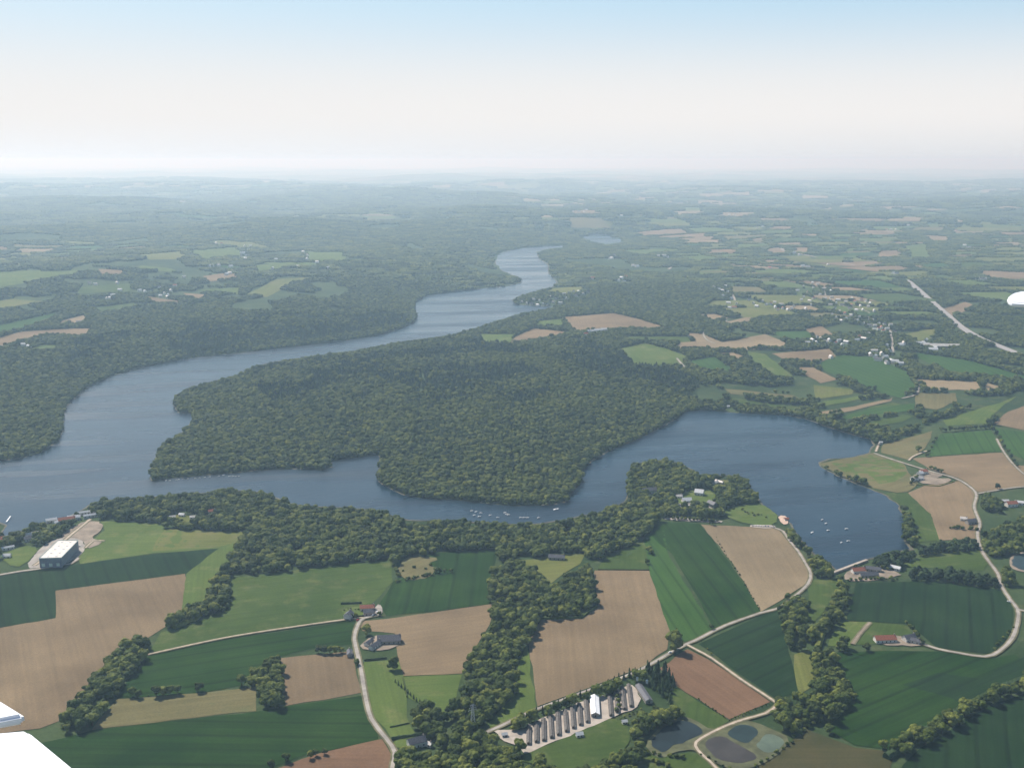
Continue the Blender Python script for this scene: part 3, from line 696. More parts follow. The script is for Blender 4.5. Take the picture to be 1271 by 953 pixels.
# ------------------------------------------------------------------ where trees stand
WOODS = {   # foreground woods: canopy outline in the photo, phrase
 'shore': ([(108,628),(140,619),(220,613),(300,607),(335,611),(350,620),(400,627),(470,633),(505,645),(570,645),(640,650),(690,647),(725,640),(762,628),(785,612),(830,622),(825,640),(812,652),(800,672),(765,682),(745,692),(728,688),(700,685),(660,694),(622,697),(618,682),(540,685),(505,693),(486,694),(440,700),(380,708),(290,716),(265,722),(280,700),(295,675),(306,660),(205,655),(200,648),(130,645)], 'in the long wood on the near shore of the lake'),
 'belt': ([(262,716),(284,714),(284,757),(262,768),(240,782),(205,785),(200,775),(218,760),(250,748),(258,735)], 'in the belt between the brown field and green meadow at left'),
 'leftrow': ([(160,795),(178,788),(184,800),(175,825),(150,850),(140,880),(112,908),(82,912),(75,895),(90,868),(115,845),(135,818)], 'in the dense copse beside the big brown field at lower left'),
 'copse': ([(292,852),(290,825),(310,808),(335,808),(352,822),(356,850),(352,880),(330,884),(318,872),(316,852)], 'in the rounded copse left of the small square brown field'),
 'central': ([(612,705),(640,697),(662,705),(675,722),(690,724),(705,712),(728,700),(738,706),(741,752),(720,766),(680,770),(665,778),(652,800),(636,830),(655,862),(638,882),(615,900),(590,925),(560,925),(530,915),(505,890),(520,870),(550,888),(570,862),(580,822),(608,780),(612,755),(604,748),(610,728)], 'in the winding wood between the two brown fields in the middle foreground'),
 'bottom': ([(485,990),(495,935),(530,915),(560,922),(600,908),(620,920),(640,935),(652,945),(690,935),(700,990)], 'in the dense wood at the bottom edge left of the shed rows'),
 'scrub': ([(795,885),(850,866),(862,884),(840,890),(812,905),(798,925),(785,930),(780,912)], 'in the scrub below the shed rows beside the dark pond'),
 'lane': ([(971,741),(997,730),(1006,756),(1004,806),(991,809),(974,791),(965,765)], 'in the clump right of the pale field, above the dark green field'),
 'chain': ([(1035,712),(1047,718),(1052,745),(1040,768),(1025,782),(1016,808),(1003,806),(1002,790),(1020,765),(1036,740)], 'in the line of trees running down from the lake dam'),
 'rightwood': ([(1004,812),(1036,812),(1047,847),(1062,856),(1062,876),(1031,904),(989,907),(971,893),(957,889),(969,868),(1010,858)], 'in the large copse right of the ponds'),
 'hedge': ([(1290,828),(1290,842),(1240,866),(1200,888),(1160,910),(1125,932),(1100,945),(1060,970),(1050,960),(1090,925),(1160,890),(1200,868),(1240,848)], 'in the thick hedgerow running up to the lower right'),
 'lakeside': ([(969,653),(989,660),(1014,690),(1035,706),(1024,718),(1004,708),(983,680)], 'in the strip between the pale field and the lake'),
 'headland': ([(778,600),(783,579),(809,570),(838,571),(858,582),(870,592),(897,585),(917,587),(933,601),(941,618),(917,628),(894,638),(860,640),(825,642),(800,650),(780,625)], 'on the small headland with the holiday buildings'),
 'bay': ([(1122,627),(1146,634),(1150,650),(1137,672),(1120,672),(1122,650)], 'on the reedy shore at the right end of the lake'),
 'farm': ([(1168,640),(1188,634),(1194,646),(1212,655),(1200,660),(1180,652)], 'round the small farm in the brown field'),
 'rightfar': ([(1220,660),(1240,655),(1271,640),(1310,640),(1310,684),(1262,684),(1232,690),(1222,685)], 'in the wood right of the winding road'),
 'rightfar2': ([(1216,628),(1225,612),(1245,620),(1240,632)], 'beside the road bend above the white farm'),
 'roadtrees': ([(1240,712),(1252,700),(1256,720),(1252,740),(1246,730)], 'beside the winding road below the round pond'),
 'bottomright': ([(700,960),(740,948),(790,930),(830,938),(800,960),(800,990),(700,990)], 'at the bottom edge below the shed meadow'),
 'leftshore': ([(-40,660),(8,664),(25,660),(50,651),(75,644),(97,634),(112,640),(100,650),(78,665),(52,676),(25,680),(0,690),(-40,700)], 'among the houses on the near shore at far left'),
 'yardtrees': ([(620,902),(640,893),(729,860),(800,832),(800,838),(729,867),(655,897),(625,908)], 'in the dark screen between the brown field and the sheds'),
 'plotline': ([(800,660),(806,668),(803,680),(799,676)], 'x'),
 'housewood': ([(452,785),(468,782),(470,798),(455,800)], 'beside the slate farmhouse by the road'),
 'shedend': ([(642,925),(656,920),(675,930),(672,945),(648,945)], 'round the lower end of the shed yard'),
 'eastlane': ([(1040,790),(1060,800),(1130,800),(1130,808),(1045,812),(1030,806)], 'in the row above the big bright green field'),
}
PINEWOODS = {
 'shedpines': ([(802,826),(828,829),(846,845),(849,862),(834,869),(811,852)], 'tall dark conifer in the plantation at the right end of the sheds'),
 'dam': ([(1075,690),(1100,684),(1128,681),(1138,690),(1112,702),(1080,700)], 'dark dense tree in the block at the lake corner by the dam'),
 'damrow': ([(1138,682),(1165,674),(1216,670),(1218,682),(1150,690)], 'dark dense tree in the row behind the pasture at the lake corner'),
 'windbreak': ([(1127,703),(1150,706),(1243,717),(1245,730),(1150,722),(1130,715)], 'dark dense tree in the long windbreak above the big dark crop field'),
 'campline': ([(878,646),(892,648),(935,650),(960,650),(960,655),(900,654)], 'slim dark conifer in the screen behind the beach lawn'),
}
PINEZONE = [[(500,424),(590,411),(640,425),(720,418),(780,440),(850,462),(890,478),(888,500),(820,482),(760,470),(705,458),(692,480),(650,505),(610,488),(540,500),(500,480),(478,440)],
            [(632,500),(638,500),(642,600),(635,600)] , [(90,420),(300,390),(500,385),(510,400),(300,436),(150,450),(80,470)], [(300,470),(330,450),(480,436),(500,470),(440,500),(340,500)]]
CLEAR = [[(524,455),(526,455),(516,560),(513,560)]]
MEAD = []
houses_px = []          # filled below, keeps trees off buildings
def near_road(x, y):
    m = np.zeros(x.shape, bool)
    for Q, w in ROADS:
        Qa = np.array(Q); bb = (x > Qa[:, 0].min()-w) & (x < Qa[:, 0].max()+w) & (y > Qa[:, 1].min()-w) & (y < Qa[:, 1].max()+w)
        if not bb.any(): continue
        ix = np.where(bb)[0]; px, py = x[ix], y[ix]; r = np.zeros(px.shape, bool)
        for i in range(len(Qa)-1):
            a = Qa[i]; b = Qa[i+1]; d = b-a; L = max(d@d, 1e-6)
            t = np.clip(((px-a[0])*d[0]+(py-a[1])*d[1])/L, 0, 1)
            r |= (px-a[0]-t*d[0])**2+(py-a[1]-t*d[1])**2 < w*w
        m[ix] |= r
    return m
def grid(y0, y1, sp):
    ys = np.arange(y0, y1, sp*.87); out = []
    for j, yy in enumerate(ys):
        w = .55*yy+150; xs = np.arange(-w, w, sp)+(sp/2 if j % 2 else 0)
        out.append(np.stack([xs, np.full_like(xs, yy)], 1))
    P = np.concatenate(out); return P+rng.uniform(-sp*.36, sp*.36, P.shape)
HEDGELINES = [((893,469),(1003,478)),((893,480),(990,487)),((903,491),(1056,503)),((893,503),(990,514)),((1010,504),(1095,487)),((1018,514),(1110,497)),((1040,523),(1138,512)),
 ((1076,533),(1126,523)),((1126,535),(1164,514)),((1170,514),(1218,499)),((1218,499),(1262,478)),((1230,524),(1300,489)),((1110,500),(1140,503)),((1098,546),(1130,530)),((1000,478),(1012,505)),((1056,503),(1040,523)),
 ((1140,487),(1142,512)),((1186,486),(1190,505)),((1150,486),(1190,488)),((1190,490),(1240,486)),((945,485),(948,500)),((1060,482),(1120,497))]
def DWs(x, y):
    ix = np.clip(((x-GX0)/GS).astype(int), 0, len(gx)-1); iy = np.clip(((y-GY0)/GS).astype(int), 0, len(gy)-1); return DW[iy, ix]
# ---- buildings' places first
BLD = []      # (kind, px, py, L, W, rot, roof, label/group)
def spots(pts): houses_px.extend(pts)

hamlets = [
 ('village', 'small pale house in the village strung along the road on the right', 'houses of the roadside village', 8,
  [(1024,372),(1029,374),(1033,371),(1037,378),(1041,374),(1046,380),(1050,376),(1054,384),(1058,380),(1063,387),(1068,381),(1072,386),(1078,382),(1084,387),(1030,380),(1036,384),(1042,388),(1048,391),(1034,392),(1038,396),(1044,400),(1050,397),(1056,393),(1062,399),(1066,395),(1072,403),(1078,405),(1084,399),(1086,406),(1090,403),(1094,408),(1098,404),(1102,410),(1090,410),(1084,411),(1096,413),(1106,405),(1110,414),(1018,367),(1010,372),(1004,375),(998,370),(994,374),(1002,364),(1010,358),(1016,354),(1022,360),(1006,380),(1000,384),(1075,375),(1080,378),(1068,373),(1032,362),(990,362),(996,356),(1008,352),(1058,372),(1062,376)]),
 ('village_south', 'small pale house on the lower edge of the roadside village', 'houses on the lower edge of the village', 10,
  [(1084,438),(1080,442),(1086,444),(1094,441),(1098,445),(1100,452),(1106,450),(1112,451),(1116,453),(1090,448),(1104,437),(1100,431),(1118,430),(1122,428),(1150,430),(1160,434),(1066,420),(1072,422),(1064,424),(1078,416),(1150,424),(1147,428),(1156,431)]),
 ('west_hamlet', 'small pale house in the hamlet left of the village', 'houses of the hamlet left of the village', 9,
  [(1002,427),(1008,424),(1014,427),(1018,422),(1024,426),(1030,424),(1036,428),(1042,425),(1046,430),(1050,427),(1014,420),(1032,445)]),
 ('mid_hamlet', 'small pale house scattered along the wooded hillside right of centre', 'houses on the wooded hillside right of centre', 9,
  [(886,358),(892,360),(896,362),(900,356),(903,364),(897,368),(908,372),(904,378),(914,378),(911,383),(905,384),(930,374),(935,378),(940,382),(946,375),(951,380),(956,378),(962,382),(966,386),(972,384),(977,386),(982,384),(986,381),(962,377),(970,379)]),
 ('cove', 'small pale house on the wooded point beside the far reach of the river', 'houses on the river point', 8,
  [(648,376),(654,378),(660,379),(668,380),(674,379),(680,380),(686,376),(690,372),(684,370),(700,366),(706,364),(712,363),(718,363),(724,366),(715,368),(696,377),(662,373),(670,374),(729,364),(702,371)]),
 ('left_hamlet', 'small pale house in the hamlet among fields on the left hillside', 'houses of the left hillside hamlet', 10,
  [(112,353),(118,354),(136,371),(140,368),(132,372),(204,366),(209,367),(200,369),(213,362),(228,345),(218,356),(198,358),(208,370),(174,362),(180,363),(148,361),(146,352)]),
 ('upper_left', 'small white house near the bright round clearing on the far left plateau', 'houses of the far left plateau', 13,
  [(302,315),(306,318),(304,322),(308,312),(299,320),(268,303),(274,304),(282,342),(286,340),(262,331),(272,331),(286,332),(304,307),(310,307),(342,323),(382,318),(382,322),(394,326),(370,332),(338,334),(376,314),(408,334)]),
 ('upper_mid', 'small white house on the hazy far hillside beyond the river', 'houses on the far hillside beyond the river', 13,
  [(756,322),(760,321),(764,318),(772,346),(776,345),(768,349),(774,350),(785,331),(790,332),(818,319),(824,318),(828,320),(788,285),(736,347),(771,268),(712,263),(718,264),(724,264),(728,262),(898,268),(905,267),(912,268)]),
 ('upper_right', 'small white house lost in haze on the far right plain', 'houses on the far right plain', 13,
  [(956,334),(996,331),(1002,332),(1028,330),(985,315),(992,317),(1100,286),(1106,286),(1112,286),(1186,287),(1192,288),(1127,280),(1218,348),(1212,347),(1223,347),(1108,340),(1112,341),(940,284),(946,282),(950,258),(978,264),(1197,306),(1203,308)]),
]
farms = [ # named single buildings: px, py, L, W, H, rot deg, roof, wall, label
 (697,412,0,0), ]
spots([p for h in hamlets for p in h[4]])
near_b = [
 (214,644,8,5,3,20,'F','W','chalet','leftmost pale chalet in the small camp clearing of the shore wood','chalet'),
 (226,641,8,5,3,-15,'M','W','chalet','middle white chalet in the small camp clearing of the shore wood','chalet'),
 (240,644,9,5,3,10,'F','W','chalet','rightmost pale chalet in the small camp clearing of the shore wood','chalet'),
 (263,637,10,6,3.5,30,'T','W','house','small house with tan roof alone deep in the shore wood','house'),
 # (px,py,L,W,H,rot,roof,wall,name,label,cat)
 (1098,796,22,9,3.6,5,'T','W','farmhouse','long farmhouse with pale tiled roof above the big bright green field','house'),
 (1128,795,13,8,4,20,'S','W','house','white walled house with two gables beside the dark crop field','house'),
 (1136,798,9,6,3,-30,'S','W','outbuilding','small grey roofed outbuilding right of the two gabled white house','outbuilding'),
 (433,767,10,8,4.5,75,'S','W','house','white gabled house at the left end of the hedged garden by the lane junction','house'),
 (456,757,16,7,3.5,8,'T','W','house','red roofed cottage at the top of the garden by the lane junction','house'),
 (458,763,12,7,4,12,'S','P','house','pinkish house just below the red roofed cottage','house'),
 (483,797,24,12,3.8,6,'S','T','barn','wide slate roofed barn right of the winding pale road','barn'),
 (466,803,17,6,3,62,'S','W','outbuilding','narrow slate outbuilding slanting below the wide barn','outbuilding'),
 (458,800,11,5,3,62,'S','W','outbuilding','small grey shed between the road and the slanting outbuilding','shed'),
 (434,813,11,5,3,100,'S','T','outbuilding','small grey shed on the left verge of the winding road','shed'),
 (517,925,15,9,4.5,25,'S','W','house','slate roofed house with white skylights at the edge of the bottom wood','house'),
 (531,925,9,4,2.5,-35,'F','W','garage','narrow pale garage beside the house with white skylights','garage'),
 (691,694,20,8,3.2,-8,'S','T','barn','lone dark roofed barn in the clearing below the near shore wood','barn'),
 (719,914,6,4.5,2.6,15,'M','W','hut','small white hut on the meadow below the shed rows','hut'),
 (775,898,4.5,3.5,2.4,15,'M','W','hut','tiny white hut at the bottom of the gap between the shed rows','hut'),
 (626,914,4.5,3.5,2.4,15,'M','W','hut','tiny white hut at the left entrance of the shed yard','hut'),
 (806,612,22,10,5,12,'S','W','guesthouse','large slate roofed house among the trees on the left of the headland','house'),
 (868,614,13,11,4.5,-22,'M','W','pavilion','bright white tent roofed pavilion at the centre of the headland','pavilion'),
 (852,623,14,10,3,10,'M','W','pavilion','low round white pool building on the headland lawn','pavilion'),
 (884,628,15,9,4,-60,'S','T','house','grey roofed building beside the drive on the headland','house'),
 (893,600,15,5,3,-50,'F','W','chalet','long pale chalet at the top of the headland clearing','chalet'),
 (888,601,10,5,3,40,'F','W','chalet','short pale chalet left of the long one in the headland clearing','chalet'),
 (843,618,9,6,3,10,'F','W','chalet','small pale chalet above the headland car park','chalet'),
 (1065,711,16,8,4,10,'T','W','farmhouse','red roofed farmhouse left in the yard by the dam','house'),
 (1078,716,22,8,3.5,4,'S','T','barn','long grey roofed barn along the front of the yard by the dam','barn'),
 (1084,709,18,7,3.5,-20,'S','T','barn','slanting grey roofed barn in the back of the yard by the dam','barn'),
 (1110,707,15,6,3.2,-38,'M','W','barn','bright white roofed barn at the right end of the yard by the dam','barn'),
 (1138,596,20,7,3.5,12,'F','W','barn','low pale roofed barn at the point of the lake farm','barn'),
 (1146,588,12,8,4.5,10,'T','W','farmhouse','white walled farmhouse with red roof at the lake farm','house'),
 (1142,590,9,7,4,30,'M','W','house','small bright white building left of the lake farmhouse','house'),
 (1255,628,16,9,4.2,10,'T','W','house','red roofed house in the white walled farm at the right edge','house'),
 (1243,624,20,5,3,0,'M','W','barn','long white barn left of the red roofed house at the right edge','barn'),
 (1266,626,14,6,3.2,-25,'M','W','barn','white barn right of the red roofed house at the right edge','barn'),
 (1205,650,14,8,4,15,'S','T','house','grey stone house in the small farm beside the winding road','house'),
 (1196,646,9,6,3,-20,'F','W','outbuilding','pale outbuilding left of the grey stone house by the winding road','outbuilding'),
 (83,648,22,9,4.2,25,'T','W','house','red and white house on the near shore above the building site','house'),
 (92,645,17,7,4,20,'M','W','house','white roofed house right of the red one on the near shore','house'),
 (108,638,26,4,3.5,30,'M','W','terrace_house','upper of two long thin white buildings at the start of the shore wood','building'),
 (113,642,20,4,3.5,30,'M','W','terrace_house','lower of two long thin white buildings at the start of the shore wood','building'),
 (64,648,14,6,3.5,28,'M','W','house','white house among trees midway along the left shore','house'),
 (70,651,9,5,3.5,70,'M','W','house','small white house standing crosswise midway along the left shore','house'),
 (44,665,26,7,3.5,38,'F','W','house','long pale house behind the shoreline hedge at far left','house'),
 (36,671,12,8,3.5,38,'S','W','house','grey roofed house at the lower end of the long pale one at far left','house'),
 (4,672,13,8,4,5,'T','W','house','red roofed house at the left edge above the shore','house'),
 (10,682,15,4,3,35,'M','W','house','narrow white building at far left below the red roofed house','building'),
 (9,692,9,6,3,5,'M','W','house','small white house at far left beside the lawn','house'),
 (1093,551,6,4,3,0,'M','W','hut','tiny white hut on the shore where the lane ends','hut'),
 (904,506,5,4,3,0,'M','W','hut','tiny white hut on the far shore of the right hand lake','hut'),
 (976,646,6,4,2.5,10,'T','W','kiosk','small kiosk beside the sandy beach square','kiosk'),
 (30,429,14,8,4,10,'M','W','farmhouse','white farmhouse on the hedged left hillside below the tan field','house'),
 (36,431,12,7,4,-30,'M','W','farmhouse','white barn right of the farmhouse on the left hillside','barn'),
 (99,401,20,7,4,5,'S','W','farmhouse','pale farm building beside the hedged tan field on the left hillside','house'),
 (733,413,18,8,5,5,'M','W','farm_barn','left white barn of the farm between wood and tan field on the peninsula','barn'),
 (742,412,24,9,5,12,'M','W','farm_barn','middle white barn of the farm between wood and tan field on the peninsula','barn'),
 (750,411,20,9,5,8,'M','W','farm_barn','right white barn of the farm between wood and tan field on the peninsula','barn'),
 (727,416,12,8,4,20,'T','W','farmhouse','pale farmhouse at the lower left of the peninsula farm','house'),
 (1168,432,90,14,6,-8,'F','T','works_shed','long brownish works shed right of the village','works'),
 (1158,436,22,12,5,-10,'M','W','works_shed','white fronted shed at the lower corner of the works beside the village','works'),
 (1140,428,16,10,5,10,'M','W','works_shed','white building just left of the works beside the village','building'),
 (1118,431,14,10,7,0,'M','W','hall','bright white domed hall among trees below the village','hall'),
]
spots([(b[0], b[1]) for b in near_b])
HP = [land(*p) for p in houses_px]
def near_house(x, y, r0):
    m = np.zeros(x.shape, bool)
    for hx, hy in HP: 
        l = .021*hy; m |= ((x-hx)/(r0+hy*.0012))**2+((y-hy+l*.38)/(l*.42+9))**2 < 1
    return m
def blocked(x, y, z, top):
    """base in a field, road, water or building, or top standing in front of open water"""
    u, v, d = project(x, y, z)
    m = inside(x, y, lake_w) | inside(x, y, pool_w)
    for P in FW: m |= inside(u, v, P)
    ut, vt, d = project(x, y, z+top)
    vis = inside(ut, vt, LAKE) | inside(ut, vt, POOL)
    m |= vis
    return m

ALL = []   # rows: x, y, z, scale, kindcode, region
# foreground woods
P = grid(700, 2250, 7.7); X, Y = P[:, 0], P[:, 1]; Z = height(X, Y)
sc = rng.uniform(.58, 1.05, X.shape)+rng.uniform(0, .6, X.shape)**2
u, v, d = project(X, Y, Z+6*sc)
bad = near_road(X, Y) | near_house(X, Y, 7)
wat = inside(X, Y, lake_w); 
ut, vt, _ = project(X, Y, Z+6.5*sc); wat |= inside(ut, vt, LAKE)
pb, qb, _ = project(X, Y, Z)
infield = np.zeros(X.shape, bool)
for Pp in FW: infield |= inside(pb, qb, Pp)
region = np.full(X.shape, -1); names = list(WOODS); pn = list(PINEWOODS)
for i, k in enumerate(names): region[(region < 0) & inside(u, v, WOODS[k][0])] = i
for i, k in enumerate(pn): region[inside(u, v, PINEWOODS[k][0])] = 100+i
ok = (region >= 0) & ~bad & ~wat & ~infield
# leave natural gaps
gap = np.array([noise.noise(Vector((a/22, b/22, 3))) for a, b in zip(X, Y)])
ok &= ~((gap > .34) & (region < 100))
for i in np.where(ok)[0]: ALL.append((X[i], Y[i], Z[i], sc[i], ('pine' if region[i] == 100 else 'tall') if region[i] >= 100 else 'leaf', int(region[i])))
# default woodland beyond the lake, tree by tree
P = grid(1560, 4350, 7.9); X, Y = P[:, 0], P[:, 1]; Z = height(X, Y); sc = rng.uniform(.55, 1.0, X.shape)+rng.uniform(0, .35, X.shape)**2*2.2
u, v, d = project(X, Y, Z+6*sc)
sel = (u > -110) & (u < 1380) & (v > 240) & (v < 640)
near_side = inside(u, v, [(-100,640),(0,600),(112,612),(345,600),(505,640),(640,646),(762,620),(778,565),(860,560),(960,600),(1000,680),(1130,690),(1126,600),(1010,570),(1084,548),(1160,560),(1400,530),(1400,1000),(-100,1000)])
sel &= ~near_side
X, Y, Z, sc, u, v = (a[sel] for a in (X, Y, Z, sc, u, v))
bad = near_road(X, Y) | near_house(X, Y, 8) | blocked(X, Y, Z, 7*sc)
for Pp in CLEAR: bad |= inside(u, v, Pp)
for Q in FARCELLS:
    m = (X > Q[:, 0].min()) & (X < Q[:, 0].max()) & (Y > Q[:, 1].min()) & (Y < Q[:, 1].max())
    if m.any(): ix = np.where(m)[0]; bad[ix] |= inside(X[ix], Y[ix], [tuple(q) for q in Q])
# right hand bocage: thinner, in rows
boc = inside(u, v, [(860,480),(900,470),(1000,470),(1140,490),(1160,470),(1400,500),(1400,620),(1130,600),(1084,546),(1020,528),(960,512),(870,508)])
ww = np.array([math.sin((b*.9+a*.25)/17.0)+1.1*noise.noise(Vector((a/60, b/60, 9))) for a, b in zip(X, Y)])
hl = np.zeros(X.shape, bool)
for a, b in HEDGELINES:
    a = np.array(a, float); b = np.array(b, float); d = b-a; t = np.clip(((u-a[0])*d[0]+(v-a[1])*d[1])/(d@d), 0, 1)
    hl |= (np.abs(v-a[1]-t*d[1]) < 2.0+1.6*ww) & (np.abs(u-a[0]-t*d[0]) < 4)
hl |= (DWs(X, Y) < 55)
bad |= boc & ~hl
thin = np.array([noise.noise(Vector((a/150, b/150, 7)))+.35*noise.noise(Vector((a/50, b/50, 2))) for a, b in zip(X, Y)])
bad |= (u > 900) & (v > 300) & (thin > .16)
bad |= (u < 440) & (v < 385) & (thin > .05)
pine = np.zeros(X.shape, bool)
for Pp in PINEZONE: pine |= inside(u, v, Pp)
pine &= (thin < .22) & (rng.uniform(0, 1, X.shape) < .45+.45*(thin < 0))
for i in np.where(~bad)[0]: ALL.append((X[i], Y[i], Z[i], sc[i], 'pine' if pine[i] else 'leaf', -1))
# single trees and rows traced one by one: (px,py of the foot, scale, kind, label, group)
SINGLE = [
 (838,808,1.75,'leaf','big round lone tree standing at the lane fork between brown fields',None),
 (247,858,.85,'leaf','small lone tree between the dark crop and the olive strip at lower left',None),
 (164,864,.8,'leaf','leftmost tree of the broken row below the dark crop field at lower left',None),
 (172,866,.7,'leaf','small tree right beside the leftmost one in the broken row at lower left',None),
 (184,864,.45,'bush','low bush in the gap of the broken row at lower left',None),
 (194,864,.85,'leaf','tree opening the thicker right half of the broken row at lower left',None),
 (203,863,.85,'leaf','tree in the thicker half of the broken row at lower left','row trees below the dark crop'),
 (211,862,.85,'leaf','tree in the thicker half of the broken row at lower left','row trees below the dark crop'),
 (220,861,.85,'leaf','tree ending the thicker half of the broken row at lower left',None),
 (395,810,.75,'leaf','tree in the short row above the small square brown field','short row trees'),
 (402,811,.8,'leaf','tree in the short row above the small square brown field','short row trees'),
 (409,811,.75,'leaf','tree in the short row above the small square brown field','short row trees'),
 (417,811,.8,'leaf','tree in the short row above the small square brown field','short row trees'),
 (424,810,.6,'leaf','tree in the short row above the small square brown field','short row trees'),
 (488,831,1.15,'leaf','large dark round tree below the slate barn',None),
 (456,788,1.0,'leaf','dark tree left of the slate barn beside the winding road',None),
 (443,826,.6,'leaf','small dark tree on the left verge of the winding road',None),
 (471,764,.5,'leaf','small round tree at the lane junction yard',None),
 (435,767,.55,'leaf','small dark tree in front of the white gabled house at the lane junction',None),
 (442,767,.5,'leaf','small tree in the middle of the lane junction garden',None),
 (355,945,.7,'leaf','leftmost small tree of the row along the bottom green field','bottom row trees'),
 (385,941,.6,'leaf','second small tree of the row along the bottom green field','bottom row trees'),
 (392,938,.55,'leaf','third small tree of the row along the bottom green field','bottom row trees'),
 (403,936,.5,'leaf','rightmost small tree of the row along the bottom green field','bottom row trees'),
 (337,953,.7,'leaf','small tree cut by the bottom edge beside the green field',None),
 (883,781,.55,'leaf','small tree where two green fields meet above the lane',None),
 (805,686,.85,'leaf','dark round tree left edge of the two tone green field',None),
 (809,688,.7,'leaf','smaller dark tree right of the round one at the two tone green field',None),
 (803,700,.6,'leaf','small tree at the top right corner of the big brown field',None),
 (870,796,.4,'bush','low bush at the top left corner of the dark field',None),
 (878,806,.6,'bush','bush on the left edge of the dark field',None),
 (883,812,.7,'bush','dark bush below the one on the left edge of the dark field',None),
 (1238,607,.8,'leaf','round lone tree on the lane at the edge of the pale brown field',None),
 (1140,561,1.0,'leaf','dark tree at the left corner of the pale brown field above the lane',None),
 (546,712,.6,'leaf','small tree in the green crop right of the rough knoll','knoll trees'),
 (552,711,.55,'leaf','small tree in the green crop right of the rough knoll','knoll trees'),
 (560,711,.55,'leaf','small tree in the green crop right of the rough knoll','knoll trees'),
 (541,711,.6,'leaf','small tree in the green crop right of the rough knoll','knoll trees'),
 (802,424,1.1,'leaf','lone dark tree in the pale strip right of the peninsula farm',None),
 (815,428,1.0,'leaf','lone tree in the tan strip beyond the peninsula wood',None),
 (835,436,1.0,'leaf','dark tree at the right end of the light green field beyond the peninsula wood',None),
 (878,433,.9,'leaf','small dark tree on the lower edge of the tan fields right of the peninsula',None),
 (919,464,1.0,'leaf','round tree in the green field above the hedged lake end',None),
]
def rowpts(a, b, n, jit=0):
    return [(a[0]+(b[0]-a[0])*i/(n-1)+random.uniform(-jit, jit), a[1]+(b[1]-a[1])*i/(n-1)+random.uniform(-jit, jit)*.5) for i in range(n)]
for q in rowpts((646,897), (802,832), 24, 1): SINGLE.append((q[0], q[1], random.uniform(.42, .72), 'pine', 'slim pointed conifer in the row between the brown field and the long sheds', 'conifers screening the sheds'))
for q in rowpts((889,668), (943,756), 22, 1): SINGLE.append((q[0], q[1], random.uniform(.3, .75), 'bush', 'small shrub on the seam between the green crop and the pale brown field', 'shrubs on the green and pale brown seam'))
for q in rowpts((491,847), (521,874), 9, .4): SINGLE.append((q[0], q[1], random.uniform(.28, .4), 'pine', 'small pointed conifer in the diagonal garden row on the pasture', 'conifers of the diagonal garden row'))
for q in rowpts((495,722), (538,714), 13, 2.5): SINGLE.append((q[0], q[1], random.uniform(.9, 1.3), 'bush', 'shrub on the lower rim of the rough knoll in the green crop', 'shrubs rimming the knoll'))
for q in rowpts((490,698), (496,716), 9, 3.5): SINGLE.append((q[0], q[1], random.uniform(.9, 1.5), 'bush', 'shrub on the left rim of the rough knoll in the green crop', 'shrubs on the knoll left rim'))
for q in rowpts((836,645), (890,648), 12, .6): SINGLE.append((q[0], q[1], random.uniform(.4, .55), 'leaf', 'small tree in the avenue between the car park and the headland', 'car park avenue trees'))
for q in rowpts((910,632), (950,642), 12, 4): SINGLE.append((q[0], q[1], random.uniform(.6, 1.1), 'bush', 'shrub dotted over the beach lawn of the headland', 'beach lawn shrubs'))
for q in rowpts((985,915), (1015,895), 6, 2): SINGLE.append((q[0], q[1], random.uniform(.8, 1.4), 'bush', 'bush in the hedge right of the greenish pond', 'bushes right of the ponds'))
for q in rowpts((938,951), (984,922), 8, 1.5): SINGLE.append((q[0], q[1], random.uniform(.6, 1.1), 'bush', 'bush on the bank below the greenish pond', 'bushes below the ponds'))
for q in rowpts((796,935), (845,940), 7, 3): SINGLE.append((q[0], q[1], random.uniform(.8, 1.8), 'bush', 'bush on the lower bank of the dark left pond', 'bushes below the left pond'))
for q in rowpts((867,868), (905,895), 10, .8): SINGLE.append((q[0], q[1], random.uniform(.3, .6), 'bush', 'low bush along the lower left edge of the reddish field', 'bushes left of the reddish field'))
for q in rowpts((908,893), (955,874), 12, .5): SINGLE.append((q[0], q[1], random.uniform(.35, .6), 'bush', 'low bush along the bottom edge of the reddish field', 'bushes below the reddish field'))
for q in rowpts((1125,775), (1146,800), 7, 1): SINGLE.append((q[0], q[1], random.uniform(.35, .55), 'leaf', 'small tree lining the garden edge of the two gabled white house', 'garden edge trees'))
for q in rowpts((1236,806), (1257,780), 7, 1.5): SINGLE.append((q[0], q[1], random.uniform(.7, 1.2), 'bush', 'bush along the inner edge of the road bend at lower right', 'road bend bushes'))
for q in rowpts((1150,567), (1162,547), 5, 1): SINGLE.append((q[0], q[1], random.uniform(.55, .8), 'leaf', 'tree along the lane between olive and green fields right of the lake', 'lane trees right of the lake'))
for q in rowpts((1232,534), (1262,580), 9, 1): SINGLE.append((q[0], q[1], random.uniform(.5, .8), 'leaf', 'tree along the lane at the upper right field edge', 'lane trees at upper right'))
for q in rowpts((1168,536), (1228,532), 12, 1): SINGLE.append((q[0], q[1], random.uniform(.7, .95), 'leaf', 'tree in the hedge along the top of the bright green field on the right', 'hedge trees above the bright green field'))
for q in rowpts((700,402), (712,410), 4, 1): SINGLE.append((q[0], q[1], random.uniform(.7, .9), 'leaf', 'tree at the corner of the small light field on the peninsula', 'corner trees on the peninsula'))
for q in rowpts((810,945), (830,952), 4, 2): SINGLE.append((q[0], q[1], random.uniform(.9, 1.4), 'bush', 'bush at the bottom edge below the dark left pond', 'bottom edge bushes'))
for q in rowpts((770,893), (795,881), 6, 1): SINGLE.append((q[0], q[1], random.uniform(.5, .8), 'bush', 'bush below the right hand shed row', 'bushes below the right sheds'))
